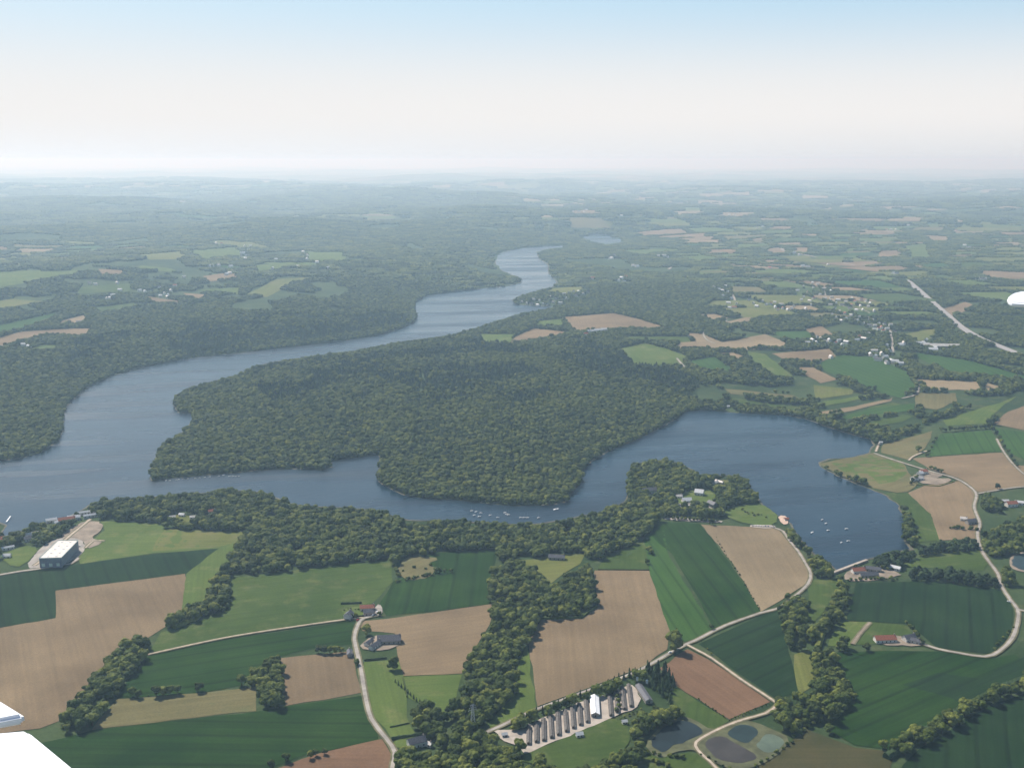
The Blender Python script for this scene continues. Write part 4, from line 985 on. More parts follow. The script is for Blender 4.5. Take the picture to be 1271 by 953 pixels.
for q in rowpts((1052,721), (1112,719), 12, 1.6): SINGLE.append((q[0], q[1], random.uniform(.6, 1.7), 'bush', 'bush along the front of the yard by the dam', 'bushes in front of the dam yard'))
for q in rowpts((1062,705), (1108,708), 8, 1.5): SINGLE.append((q[0], q[1], random.uniform(.3, .55), 'leaf', 'small tree behind the yard by the dam', 'trees behind the dam yard'))
for q in rowpts((1180,656), (1212,658), 7, 2.5): SINGLE.append((q[0], q[1], random.uniform(.8, 1.8), 'bush', 'bush in the garden of the grey stone house by the winding road', 'garden bushes of the stone house'))
for q in rowpts((1130,602), (1140,593), 4, 2): SINGLE.append((q[0], q[1], random.uniform(.4, .7), 'leaf', 'small tree at the left side of the lake farm', 'trees of the lake farm'))
for q in rowpts((1155,583), (1168,587), 4, 1): SINGLE.append((q[0], q[1], random.uniform(.5, .7), 'leaf', 'small tree at the right side of the lake farm', 'trees right of the lake farm'))
for q in rowpts((505,708), (536,702), 6, 5): SINGLE.append((q[0], q[1], random.uniform(.6, 1.5), 'bush', 'shrub scattered on top of the rough knoll', 'shrubs on top of the knoll'))
for q in rowpts((870,937), (905,955), 5, 1): SINGLE.append((q[0], q[1], random.uniform(.5, 1.0), 'bush', 'bush on the lower rim of the brownish pond', 'bushes under the brownish pond'))
for q in rowpts((428,757), (460,756), 8, 2.5): SINGLE.append((q[0], q[1], random.uniform(.4, .9), 'bush', 'bush in the garden at the lane junction', 'garden bushes at the lane junction'))
q = [(766,868),(767,873),(768,879),(765,884)]
for a in q: SINGLE.append((a[0], a[1], .45, 'leaf', 'small tree in the green gap between the white shed and the right shed row', 'trees in the shed gap'))

NAMEK = {'tall': 'windbreak_tree', 'leaf': 'broadleaf_tree', 'pine': 'conifer_tree', 'bush': 'bush'}
def place_tree(x, y, z, s, kind, label, group):
    var = random.randrange(len(TR[kind])); t, c, j = TR[kind][var]
    r = bpy.data.objects.new(NAMEK[kind], None); C.objects.link(r); r.empty_display_size = .5
    r.location = (x, y, z); r.rotation_euler = (0, 0, random.uniform(0, 6.28)); r.scale = (s, s, s*random.uniform(.92, 1.1))
    for nm, me in (('trunk', t), ('crown', c)):
        o = bpy.data.objects.new(nm, me); C.objects.link(o); o.parent = r
    return tag(r, label, 'bush' if kind == 'bush' else 'tree', group)
cnt = {'leaf': 0, 'pine': 0, 'bush': 0, 'tall': 0}
for px, py, s, kd, lb, gr in SINGLE:
    x, y = land(px, py); cnt[kd] += 1
    place_tree(x, y, hz(x, y)+.4, s, kd, lb, gr)
def appar(t): return t[3]/math.sqrt(t[0]**2+t[1]**2+2.5e5)
stuff = {'leaf': [], 'pine': [], 'tall': []}
for kd in ('leaf', 'pine', 'tall'):
    L = sorted([t for t in ALL if t[4] == kd], key=appar, reverse=True)
    vis = [];
    for t in L:
        uu, vv, _ = project(t[0], t[1], t[2]+5)
        (vis if (-10 < uu < 1281 and vv < 965 and t[5] >= 0) else stuff[kd]).append(t)
    budget = 300-cnt[kd]; 
    for t in vis[:budget]:
        if t[5] >= 100: k = pn[t[5]-100]; lb = PINEWOODS[k][1]
        else: k = names[t[5]]; lb = 'green broadleaf tree '+WOODS[k][1]
        place_tree(t[0], t[1], t[2], t[3], kd, lb, 'trees '+(WOODS[k][1] if t[5] < 100 else lb.split(' in the ')[-1]))
    stuff[kd] += vis[budget:]
print('TREES', len(ALL), {k: len(v) for k, v in stuff.items()})

# far woodland: clumps
P1 = grid(4350, 7500, 40); P2 = grid(7500, 15000, 74); P3 = grid(15000, 24000, 150)
CP = []
for P, s0 in ((P1, .92), (P2, 1.6), (P3, 3.0)):
    X, Y = P[:, 0], P[:, 1]; Z = height(X, Y); u, v, d = project(X, Y, Z+5)
    b = blocked(X, Y, Z, np.full(X.shape, 13.0)) | near_road(X, Y) | near_house(X, Y, 26)
    b |= inside(X+22, Y, lake_w) | inside(X-22, Y, lake_w) | inside(X, Y-24, lake_w) | inside(X, Y+24, lake_w)
    b |= (u < -110) | (u > 1380)
    for Q in FARCELLS:
        mn = Q.min(0)-20; mx = Q.max(0)+20
        m = (X > mn[0]) & (X < mx[0]) & (Y > mn[1]) & (Y < mx[1])
        if m.any():
            ix = np.where(m)[0]; c = Q.mean(0); Qs = [tuple(c+(p-c)*.93) for p in Q]
            b[ix] |= inside(X[ix], Y[ix], Qs)
    nn = np.array([noise.noise(Vector((a/330, c/520, 11))) for a, c in zip(X, Y)])
    b |= (nn > .30)
    for i in np.where(~b)[0]: CP.append((X[i], Y[i], Z[i]-1.5, s0*random.uniform(.85, 1.2)))
print('CLUMPS', len(CP), 'FARFIELDS', len(FARCELLS))

def scatter(name, pts, protos, label, cat):
    """pts: x,y,z,sx,sz,idx"""
    col = bpy.data.collections.new(name+'_shapes')
    for i, me in enumerate(protos):
        o = bpy.data.objects.new('%s_shape_%02d' % (name, i), me); col.objects.link(o)
    me = bpy.data.meshes.new(name); n = len(pts)
    me.vertices.add(n); A = np.array(pts, float); me.vertices.foreach_set('co', A[:, :3].astype(np.float32).ravel())
    for nm, typ, key, data in (('rot', 'FLOAT', 'value', rng.uniform(0, 2*PI, n)), ('idx', 'INT', 'value', A[:, 5].astype(np.int32))):
        at = me.attributes.new(nm, typ, 'POINT'); at.data.foreach_set(key, np.asarray(data, np.int32 if typ == 'INT' else np.float32))
    at = me.attributes.new('scl', 'FLOAT_VECTOR', 'POINT'); at.data.foreach_set('vector', np.stack([A[:, 3], A[:, 3], A[:, 4]], 1).astype(np.float32).ravel())
    me.update(); ob = link(name, me)
    ng = bpy.data.node_groups.new(name+'_scatter', 'GeometryNodeTree')
    ng.interface.new_socket('Geometry', in_out='INPUT', socket_type='NodeSocketGeometry'); ng.interface.new_socket('Geometry', in_out='OUTPUT', socket_type='NodeSocketGeometry')
    nd = ng.nodes; gi = nd.new('NodeGroupInput'); go = nd.new('NodeGroupOutput'); ci = nd.new('GeometryNodeCollectionInfo')
    ci.inputs['Collection'].default_value = col; ci.inputs['Separate Children'].default_value = True; ci.inputs['Reset Children'].default_value = True
    ip = nd.new('GeometryNodeInstanceOnPoints'); ip.inputs['Pick Instance'].default_value = True
    def attr(nm, t):
        a = nd.new('GeometryNodeInputNamedAttribute'); a.data_type = t; a.inputs['Name'].default_value = nm
        return [s for s in a.outputs if s.enabled and s.name == 'Attribute'][0]
    cb = nd.new('ShaderNodeCombineXYZ'); ng.links.new(attr('rot', 'FLOAT'), cb.inputs['Z'])
    ng.links.new(gi.outputs[0], ip.inputs['Points']); ng.links.new(ci.outputs[0], ip.inputs['Instance']); ng.links.new(attr('idx', 'INT'), ip.inputs['Instance Index'])
    ng.links.new(cb.outputs[0], ip.inputs['Rotation']); ng.links.new(attr('scl', 'FLOAT_VECTOR'), ip.inputs['Scale']); ng.links.new(ip.outputs[0], go.inputs[0])
    md = ob.modifiers.new('scatter', 'NODES'); md.node_group = ng
    return tag(ob, label, cat, None, 'stuff')
lp = [(t[0], t[1], t[2], t[3], t[3]*random.uniform(.85, 1.15), random.randrange(6)) for t in stuff['leaf']]
lp += [(t[0], t[1], t[2], t[3], t[3], random.randrange(6)) for t in stuff['tall']]
lp += [(c[0], c[1], c[2], c[3], c[3]*(.8 if c[3] > 2 else 1.0), 6+random.randrange(3)) for c in CP]
scatter('broadleaf_woodland', lp, [t[2] for t in TR['leaf']]+CL, 'continuous green broadleaf woodland covering the peninsula and the hills round the lake', 'woodland')
scatter('conifer_woodland', [(t[0], t[1], t[2], t[3]*1.25, t[3]*.62*random.uniform(.8,1.25), random.randrange(3)) for t in stuff['pine']], [t[2] for t in TR['pine']], 'dark blue green conifer stands in the peninsula wood and on the slopes beyond', 'woodland')

# ------------------------------------------------------------------ buildings
RM = {'S': M_SLATE, 'T': M_TILE, 'M': plain('pale_weathered_roof', (.60,.60,.58), .6, .08, .4), 'F': M_PALE_ROOF}; WMt = {'W': M_WALL, 'T': M_STONE, 'P': plain('pink_render', (.5,.36,.32), .85, .1, .5)}
def house_parts(root, L, W, H, roof, wall, detail=True):
    bm = bmesh.new(); l, w = L/2, W/2; rh = W*.36
    V = [bm.verts.new(p) for p in ((-l,-w,-2),(l,-w,-2),(l,w,-2),(-l,w,-2),(-l,-w,H),(l,-w,H),(l,w,H),(-l,w,H),(-l,0,H+rh),(l,0,H+rh))]
    for q in ((0,1,5,4),(2,3,7,6),(1,2,6,9,5),(3,0,4,8,7),(0,3,2,1)): bm.faces.new([V[i] for i in q])
    wl = obj('wall', bm, WMt[wall], root)
    bm = bmesh.new(); e = .5; t = .25
    for s in (-1, 1):
        pts = [(-l-e, s*(w+e), H-e*.72+.05), (l+e, s*(w+e), H-e*.72+.05), (l+e, 0, H+rh+.05), (-l-e, 0, H+rh+.05)]
        lo = [bm.verts.new(p) for p in pts]; hi = [bm.verts.new((p[0], p[1], p[2]+t)) for p in pts]
        bm.faces.new(lo); bm.faces.new(hi[::-1])
        for i in range(4): bm.faces.new((lo[i], lo[(i+1) % 4], hi[(i+1) % 4], hi[i]))
    bmesh.ops.recalc_face_normals(bm, faces=bm.faces)
    rf = obj('roof', bm, RM[roof], root)
    if not detail: return
    if L > 8 and roof != 'M':
        bm = bmesh.new(); box(bm, l-1.6, -.45, H+rh*.6, l-.7, .45, H+rh+1.5); obj('chimney', bm, M_STONE, rf)
    n = max(2, int(L/4.2))
    for s in (-1, 1):
        for i in range(n):
            x = -l+L*(i+.5)/n
            bm = bmesh.new()
            if i == n//2 and s == -1: box(bm, x-.6, s*w-.06, 0, x+.6, s*w+.02, 2.2); obj('door', bm, M_WOOD, root)
            else: box(bm, x-.6, min(s*w, s*w+.06*s), 1.0, x+.6, max(s*w, s*w+.06*s), 2.3); obj('window', bm, M_GLASS, root)
for (px, py, L, W, H, rot, roof, wall, nm, lb, cat) in near_b:
    x, y = land(px, py); t = thing(nm, lb, cat, (x, y, hz(x, y)+.3+y*1.2e-4), R(rot)); house_parts(t, L, W, H, roof, wall, y < 2600)
protoH = {}
for (key, lb, gr, sz, pts) in hamlets:
    for i, (px, py) in enumerate(pts):
        rk = random.choice('SMMMFFT' if key != 'cove' else 'SMMF'); v = random.randrange(3); kk = (sz, rk, v)
        px += random.uniform(-1, 1); py += random.uniform(-.5, .5)
        x, y = land(px, py); z = hz(x, y)+.5+y*1.2e-4; rot = random.uniform(0, PI)
        if kk not in protoH:
            t = thing('house', lb, 'house', (x, y, z), rot, gr); house_parts(t, sz*(1.1+.3*v), sz*.8, 4.6+.3*sz*.3, rk, 'W', False); protoH[kk] = t
        else:
            t = copy_tree(protoH[kk]); t.location = (x, y, z); t.rotation_euler = (0, 0, rot); tag(t, lb, 'house', gr)
protoH = None

# the big warehouse at far left
ht = 10.5
c4 = [on_plane(u, v, ht+6) for u, v in ((48.5,692.8),(76,692),(97,670.5),(71.8,670.5))]
gz = 5.6
ax = (c4[0][0]+c4[1][0]+c4[2][0]+c4[3][0])/4; ay = (c4[0][1]+c4[1][1]+c4[2][1]+c4[3][1])/4
t = thing('warehouse', 'large flat roofed warehouse with blue grey walls at the left beside the lake', 'warehouse', (ax, ay, gz))
q = [(x-ax, y-ay) for x, y in c4]
bm = bmesh.new(); lo = [bm.verts.new((x, y, -2)) for x, y in q]; hi = [bm.verts.new((x, y, ht)) for x, y in q]
for i in range(4): bm.faces.new((lo[i], lo[(i+1) % 4], hi[(i+1) % 4], hi[i]))
bm.faces.new(hi); obj('wall', bm, M_STEELWALL, t)
bm = bmesh.new(); z0 = ht+.02
a = [bm.verts.new((x*.985, y*.985, z0)) for x, y in q]; b = [bm.verts.new((x*.985, y*.985, z0+.25)) for x, y in q]
for i in range(4): bm.faces.new((a[i], a[(i+1) % 4], b[(i+1) % 4], b[i]))
bm.faces.new(b); rf = obj('roof', bm, M_PALE_ROOF, t)
for i in range(4):
    bm = bmesh.new(); p1 = Vector((*q[i], 0)); p2 = Vector((*q[(i+1) % 4], 0)); bar(bm, p1+Vector((0, 0, ht+.5)), p2+Vector((0, 0, ht+.5)), .5, 4); obj('parapet', bm, M_TRIM, t)
for i in range(5):
    for j in (.3, .7):
        s = (i+.5)/5; e0 = Vector(q[0]).lerp(Vector(q[3]), s); e1 = Vector(q[1]).lerp(Vector(q[2]), s); p = e0.lerp(e1, j)
        bm = bmesh.new(); box(bm, p.x-1, p.y-1, ht+.27, p.x+1, p.y+1, ht+.9); obj('skylight', bm, M_WHITE, rf)
for i in range(3):
    p = Vector(q[0]).lerp(Vector(q[1]), (i+.5)/3); d = (Vector(q[1])-Vector(q[0])).normalized()
    bm = bmesh.new(); V = []
    for s, z in ((-2, 0), (2, 0), (2, 4), (-2, 4)): V.append(bm.verts.new((p.x+d.x*s, p.y+d.y*s-.12, z)))
    f = bm.faces.new(V); ex = bmesh.ops.extrude_face_region(bm, geom=[f]); bmesh.ops.translate(bm, vec=(0, .1, 0), verts=[v for v in ex['geom'] if isinstance(v, bmesh.types.BMVert)])
    obj('loading_door', bm, M_TRIM, t)

# rows of long low sheds
def shed(p0, p1, w, roofm, label, group, h=1.7, nm='animal_shed'):
    a = Vector(land(*p0)); b = Vector(land(*p1)); c = (a+b)/2; L = (a-b).length; ang = math.atan2(a.y-b.y, a.x-b.x)
    t = thing(nm, label, 'shed', (c.x, c.y, hz(c.x, c.y)+.85), ang, group); l = L/2; hw = w/2; rh = w*.22
    bm = bmesh.new()
    V = [bm.verts.new(p) for p in ((-l,-hw,-.5),(l,-hw,-.5),(l,hw,-.5),(-l,hw,-.5),(-l,-hw,h),(l,-hw,h),(l,hw,h),(-l,hw,h),(-l,0,h+rh),(l,0,h+rh))]
    for q in ((0,1,5,4),(2,3,7,6),(1,2,6,9,5),(3,0,4,8,7)): bm.faces.new([V[i] for i in q])
    obj('wall', bm, M_STONE, t)
    bm = bmesh.new(); e = .35
    for s in (-1, 1):
        pts = [(-l-e, s*(hw+e), h-.12), (l+e, s*(hw+e), h-.12), (l+e, 0, h+rh+.06), (-l-e, 0, h+rh+.06)]
        lo = [bm.verts.new(p) for p in pts]; hi = [bm.verts.new((p[0], p[1], p[2]+.15)) for p in pts]; bm.faces.new(lo); bm.faces.new(hi[::-1])
        for i in range(4): bm.faces.new((lo[i], lo[(i+1) % 4], hi[(i+1) % 4], hi[i]))
    bmesh.ops.recalc_face_normals(bm, faces=bm.faces); r = obj('roof', bm, roofm, t)
    bm = bmesh.new(); box(bm, -l, -.35, h+rh+.16, l, .35, h+rh+.5); obj('ridge_vent', bm, roofm, r)
    bm = bmesh.new(); box(bm, -l-.06, -.6, 0, -l-.01, .6, 2.0); obj('door', bm, M_WOOD, t)
def zz(x, y): return (600+x/5.777, 820+y/5.777)
SH = [((325,476),(325,606)),((380,452),(381,590)),((431,430),(434,580)),((480,410),(490,560)),((533,388),(540,540)),((585,366),(597,515)),((636,345),(648,490)),((686,322),(697,468)),((733,300),(746,448)),((903,250),(916,402)),((950,222),(963,378)),((994,200),(1012,356)),((1040,184),(1060,336))]
ords = ['first','second','third','fourth','fifth','sixth','seventh','eighth','ninth']
for i, (a, b) in enumerate(SH):
    lb = ('%s long grey shed from the left in the row left of the white shed' % ords[i]) if i < 9 else ('%s long grey shed from the left in the row right of the white shed' % ords[i-9])
    shed(zz(*a), zz(*b), 3.5, M_FIBRE, lb, 'long low grey sheds')
shed(zz(795,278), zz(803,408), 7.6, M_WHITE, 'wide shed with bright white roof between the two rows of grey sheds', None, 3.0)
shed(zz(1112,196), zz(1188,308), 6.6, M_SLATE, 'slanting dark roofed shed at the right end of the shed yard', None, 2.8)
for i, (a, b) in enumerate([(1102,152), (1168,145), (1172,172)]):
    x, y = land(*zz(a, b)); t = thing('feed_silo', ['left small white feed silo behind the slanting shed', 'upper right white feed silo behind the slanting shed', 'lower right white feed silo beside the slanting shed'][i], 'silo', (x, y, hz(x, y)+.5))
    bm = bmesh.new(); bar(bm, (0, 0, 1.4), (0, 0, 4.6), 1.2, 12); bar(bm, (0, 0, 4.6), (0, 0, 5.3), 1.2, 12, .3); obj('tank', bm, M_WHITE, t)
    bm = bmesh.new(); bar(bm, (0, 0, .7), (0, 0, 1.4), .3, 12, 1.2); obj('hopper', bm, M_METAL, t)
    for s, r in ((-1, -1), (1, -1), (1, 1), (-1, 1)): bm = bmesh.new(); bar(bm, (s*.8, r*.8, -.3), (s*.8, r*.8, 2), .08); obj('leg', bm, M_METAL, t)

# power pylon in the bottom wood
def pylon(px, py, h, label):
    x, y = land(px, py); t = thing('power_pylon', label, 'pylon', (x, y, hz(x, y)), .3)
    for sx in (-1, 1):
        for sy in (-1, 1): bm = bmesh.new(); bar(bm, (sx*2.2, sy*2.2, -.5), (sx*.45, sy*.45, h), .16); obj('leg', bm, M_METAL, t)
    bm = bmesh.new(); n = 8
    for i in range(n):
        a0, a1 = i/n, (i+1)/n; r0, r1 = 2.2-1.75*a0, 2.2-1.75*a1; z0, z1 = h*a0, h*a1
        for (c, d) in (((-1,-1),(1,-1)), ((1,-1),(1,1)), ((1,1),(-1,1)), ((-1,1),(-1,-1))):
            bar(bm, (c[0]*r0, c[1]*r0, z0), (d[0]*r1, d[1]*r1, z1), .08, 4); bar(bm, (d[0]*r0, d[1]*r0, z0), (c[0]*r1, c[1]*r1, z1), .08, 4)
    obj('lattice', bm, M_METAL, t)
    for z, w in ((h*.78, 3.8), (h*.88, 3.0), (h*.98, 2.2)):
        bm = bmesh.new(); bar(bm, (-w, 0, z), (w, 0, z), .14, 4); bar(bm, (-w, 0, z), (0, 0, z+1), .08, 4); bar(bm, (w, 0, z), (0, 0, z+1), .08, 4); ar = obj('cross_arm', bm, M_METAL, t)
        for s in (-1, 1): bm = bmesh.new(); bar(bm, (s*w, 0, z-1.1), (s*w, 0, z), .14, 6); obj('insulator', bm, M_WHITE, ar)
pylon(587, 905, 24, 'steel lattice power pylon rising from the wood left of the sheds')

# hedges
def hedge(pts, w, h, label, mat=M_PINE):
    W = [Vector(land(*p)) for p in pts]; bm = bmesh.new(); Q = []
    for i in range(len(W)-1):
        n = max(2, int((W[i+1]-W[i]).length/1.6))
        for k in range(n): Q.append(W[i].lerp(W[i+1], k/n))
    Q.append(W[-1]); rings = []; c0 = Q[0]; z0 = hz(c0.x, c0.y)+.5
    for i, p in enumerate(Q):
        d = (Q[min(i+1, len(Q)-1)]-Q[max(i-1, 0)]).normalized(); nn = Vector((-d.y, d.x)); z = hz(p.x, p.y)+.5
        rg = []
        for (s, t) in ((-.5, 0), (-.55, .5), (-.3, 1), (.3, 1), (.55, .5), (.5, 0)):
            j = 1+random.uniform(-.18, .18); q = p+nn*w*s*j; rg.append(bm.verts.new((q.x-c0.x, q.y-c0.y, z-z0+h*t*(1+random.uniform(-.2, .2)))))
        rings.append(rg)
    for a, b in zip(rings, rings[1:]):
        for k in range(5): bm.faces.new((a[k], a[k+1], b[k+1], b[k]))
    bm.faces.new(rings[0][::-1]); bm.faces.new(rings[-1])
    o = obj('hedge', bm, mat); o.location = (c0.x, c0.y, z0); tag(o, label, 'hedge')
hedge([(423,750),(449,749)], 1.6, 2, 'clipped dark hedge along the top of the garden left of the red roofed cottage')
hedge([(436,767),(456,764)], 1.4, 1.4, 'low hedge in front of the garden at the lane junction')
hedge([(452,820),(480,817)], 1.6, 1.6, 'clipped hedge below the slate barn garden')
hedge([(486,918),(524,912)], 2, 2.4, 'tall dark hedge above the house plot at the bottom wood')
hedge([(484,903),(508,898)], .8, 1.0, 'thin dark fence hedge across the pasture above the bottom house')
hedge([(668,878),(730,855.5),(790,832)], 1.4, 1.1, 'low dark hedge along the lower edge of the big brown field')
hedge([(742,707.5),(806,708)], 1.0, 1.2, 'thin hedge along the top edge of the big brown field', M_LEAF)
hedge([(870,606),(902,606)], 3, 3, 'dark hedge across the headland clearing')
hedge([(1137,602),(1165,604),(1185,598)], 1.6, 1.2, 'broken low hedge round the brown paddock of the lake farm', M_LEAF)
hedge([(672,769),(722,767),(740,754)], 2.5, 2.2, 'bushy fringe where the central wood meets the big brown field', M_LEAF)
hedge([(499,840),(505,865)], .8, 1.2, 'thin hedge between the two small pastures', M_LEAF)

hedge([(1100,942),(1160,902),(1200,879),(1240,857),(1295,835)], 7, 4.5, 'thick dark undergrowth under the hedgerow trees at lower right')
hedge([(92,900),(108,875),(122,852),(150,828),(172,800)], 9, 4, 'dark undergrowth at the foot of the copse beside the big brown field', M_LEAF)
hedge([(215,780),(240,770),(262,752),(272,724)], 8, 4, 'undergrowth below the belt between brown field and green meadow', M_LEAF)
hedge([(1015,805),(1022,782),(1040,762),(1048,740),(1042,718)], 6, 4, 'undergrowth below the line of trees from the dam', M_LEAF)
# dam wall at the lake corner and a jetty
def wall_line(name, pts, w, h, mat, label, cat):
    W = [Vector(on_plane(*p, .5)) for p in pts]; bm = bmesh.new(); c0 = W[0]; R_ = []
    for i, p in enumerate(W):
        d = (W[min(i+1, len(W)-1)]-W[max(i-1, 0)]).normalized(); nn = Vector((-d.y, d.x)); r = []
        for s, z in ((-.5, -1.5), (-.5, h), (.5, h), (.5, -1.5)): q = p+nn*w*s-c0; r.append(bm.verts.new((q.x, q.y, z)))
        R_.append(r)
    for a, b in zip(R_, R_[1:]):
        for k in range(4): bm.faces.new((a[k], a[(k+1) % 4], b[(k+1) % 4], b[k]))
    bm.faces.new(R_[0][::-1]); bm.faces.new(R_[-1]); bmesh.ops.recalc_face_normals(bm, faces=bm.faces)
    o = obj(name, bm, mat); o.location = (c0.x, c0.y, .5); tag(o, label, cat)
wall_line('dam_wall', [(1034,712),(1044,708),(1060,702),(1076,696)], 4, 2.2, M_YARD, 'pale stone dam wall across the lower corner of the right hand lake', 'dam')
wall_line('jetty', [(8,648),(13,641)], 1.6, .9, M_WHITE, 'white jetty sticking into the lake at the left edge', 'jetty')

# boats
def boat_parts(t, L=6.5, sail=False):
    W = L*.34; bm = bmesh.new(); secs = [(-L/2, .80, .0), (-L/4, 1, 0), (L/8, .95, .03), (L*.34, .55, .12), (L/2, .03, .25)]; rings = []
    for x, k, up in secs:
        w = W/2*k; rings.append([bm.verts.new(p) for p in ((x, -w, .75+up), (x, -w*.7, 0), (x, 0, -.25), (x, w*.7, 0), (x, w, .75+up))])
    for a, b in zip(rings, rings[1:]):
        for k in range(4): bm.faces.new((a[k], a[k+1], b[k+1], b[k]))
        bm.faces.new((a[4], a[0], b[0], b[4]))
    bm.faces.new(rings[0]); bmesh.ops.recalc_face_normals(bm, faces=bm.faces); obj('hull', bm, M_WHITE, t)
    bm = bmesh.new(); V = [bm.verts.new(p) for p in ((-L*.18,-W*.3,.78),(L*.18,-W*.24,.78),(L*.18,W*.24,.78),(-L*.18,W*.3,.78),(-L*.15,-W*.26,1.35),(L*.06,-W*.2,1.35),(L*.06,W*.2,1.35),(-L*.15,W*.26,1.35))]
    for q in ((4,5,6,7),(0,1,5,4),(1,2,6,5),(2,3,7,6),(3,0,4,7)): bm.faces.new([V[i] for i in q])
    obj('cabin', bm, M_WALL, t)
    if sail: bm = bmesh.new(); bar(bm, (0, 0, .7), (0, 0, 8), .07); bar(bm, (0, 0, 2), (-L*.4, 0, 2), .05); obj('mast', bm, M_METAL, t)
def z4(x, y): return (160+x/3.738, 420+y/3.738)
def z5(x, y): return (440+x/3.665, 400+y/3.665)
def z1(x, y): return (1010+x/4.766, 600+y/4.766)
bo = []
for p in [(172,660),(190,661),(222,658),(232,655),(252,653),(274,652),(308,650),(328,648),(352,645),(375,643),(418,639),(438,636),(467,640),(482,640),(495,641),(511,640)]:
    bo.append((z4(*p), 'small white moored boat in the line along the foot of the wooded peninsula', 'boats moored along the peninsula foot', 3.4, False))
for p in [(533,858),(553,862),(568,884),(545,878),(617,878),(652,889),(692,873),(684,866),(757,889),(772,889),(788,889),(838,890),(575,868),(700,876)]:
    bo.append((z5(*p), 'white sailing boat moored in the narrows below the wooded peninsula', 'boats moored in the narrows', 4.6, True))
bo.append((z5(917,851), 'white motor boat moored alone under the right corner of the peninsula', None, 9, False))
for p, l in [((50,215),'upper left boat of the cluster on the right hand lake'),((72,237),'boat just below the upper left one on the right hand lake'),((86,278),'third boat down the left side of the cluster on the right hand lake'),((194,269),'boat alone on the upper right of the cluster on the right hand lake'),((163,350),'left boat of the lower pair on the right hand lake'),((205,341),'right boat of the lower pair on the right hand lake')]:
    bo.append((z1(*p), 'small white '+l, 'boats on the right hand lake', 4.8, False))
bo.append(((1008,661), 'small white boat alone near the beach on the right hand lake', None, 6.5, False))
bo.append((z1(560,335), 'small white boat drawn up at the reedy right shore of the lake', None, 5, False))
bo.append(((578,359), 'tiny white boat on the far reach under the wooded left bank', None, 12, False))
bo.append(((621,357), 'tiny white boat on the far reach near the left headland', None, 12, False))
pb = {}
for (p, lb, gr, L, sl_) in bo:
    x, y = on_plane(*p, .5); rz = random.gauss(.35, .25)
    k = (L, sl_)
    if k in pb:
        t = copy_tree(pb[k]); t.location = (x, y, .62); t.rotation_euler = (0, 0, rz)
        if 'group' in t: del t['group']
        tag(t, lb, 'boat', gr)
    else: t = thing('boat', lb, 'boat', (x, y, .62), rz, gr); boat_parts(t, L, sl_); pb[k] = t

# cars
def car_parts(t, paint):
    bm = bmesh.new(); V = []
    prof = [(-2.1,.35),(-2.1,.85),(-1.9,1.0),(1.1,.95),(2.05,.8),(2.1,.35)]
    for s in (-.85, .85): V.append([bm.verts.new((x, s, z)) for x, z in prof])
    n = len(prof)
    for i in range(n): bm.faces.new((V[0][i], V[0][(i+1) % n], V[1][(i+1) % n], V[1][i]))
    bm.faces.new(V[0]); bm.faces.new(V[1][::-1]); bmesh.ops.recalc_face_normals(bm, faces=bm.faces); obj('body', bm, paint, t)
    bm = bmesh.new(); lo = [bm.verts.new(p) for p in ((-1.8,-.78,.99),(.9,-.78,.96),(.9,.78,.96),(-1.8,.78,.99))]; hi = [bm.verts.new(p) for p in ((-1.4,-.62,1.42),(.2,-.62,1.42),(.2,.62,1.42),(-1.4,.62,1.42))]
    for i in range(4): bm.faces.new((lo[i], lo[(i+1) % 4], hi[(i+1) % 4], hi[i]))
    obj('window', bm, M_GLASS, t)
    bm = bmesh.new(); box(bm, -1.42, -.64, 1.425, .22, .64, 1.47); obj('roof', bm, paint, t)
    for x in (-1.3, 1.3):
        for s in (-1, 1): bm = bmesh.new(); bar(bm, (x, s*.68, .32), (x, s*.88, .32), .32, 10); obj('wheel', bm, M_DARK, t)
paints = {'white': M_WHITE, 'silver': M_METAL, 'blue': M_PEAR, 'red': plain('red_paint', (.35,.03,.02), .4, .1, 1)}
cars = []
for q in rowpts((838,644.2), (888,647.6), 12): cars.append((q, random.choice(['white','silver','white']), '%s car parked in the tree lined car park below the headland', 'cars in the tree lined car park', 80))
for q in rowpts((934,653.4), (960,654.6), 9): cars.append((q, random.choice(['white','white','silver','blue']), '%s car parked behind the beach at the lake', 'cars parked behind the beach', 70))
for q in [(843,630),(848,628),(855,629)]: cars.append((q, 'white', '%s car parked on the headland drive', 'cars on the headland drive', 30))
cars += [((463,765),'silver','%s car parked in the yard by the pinkish house',None,60), ((468,761),'white','%s car parked beside the lane junction yard tree',None,100), ((444,771),'red','%s car on the pale road at the lane junction',None,70),
         ((491,795),'white','%s car parked at the right end of the slate barn',None,20), ((98,679),'white','%s car parked beside the warehouse wall',None,45), ((1252,748),'white','%s car driving on the winding road at the right',None,120),
         ((832,811),'white','%s car on the lane left of the big lone tree',None,30)]
pc = {}
for (p, colr, lb, gr, ang) in cars:
    x, y = land(*p); z = hz(x, y)+1.14+y*1.2e-4
    if colr in pc: t = copy_tree(pc[colr]); 
    else: t = thing('parked_car', '', 'car', (0, 0, 0)); car_parts(t, paints[colr]); pc[colr] = t
    if 'group' in t: del t['group']
    t.location = (x, y, z); t.rotation_euler = (0, 0, R(ang+random.uniform(-5, 5))); tag(t, lb % colr, 'car', (gr+' ('+colr+')') if gr else None)

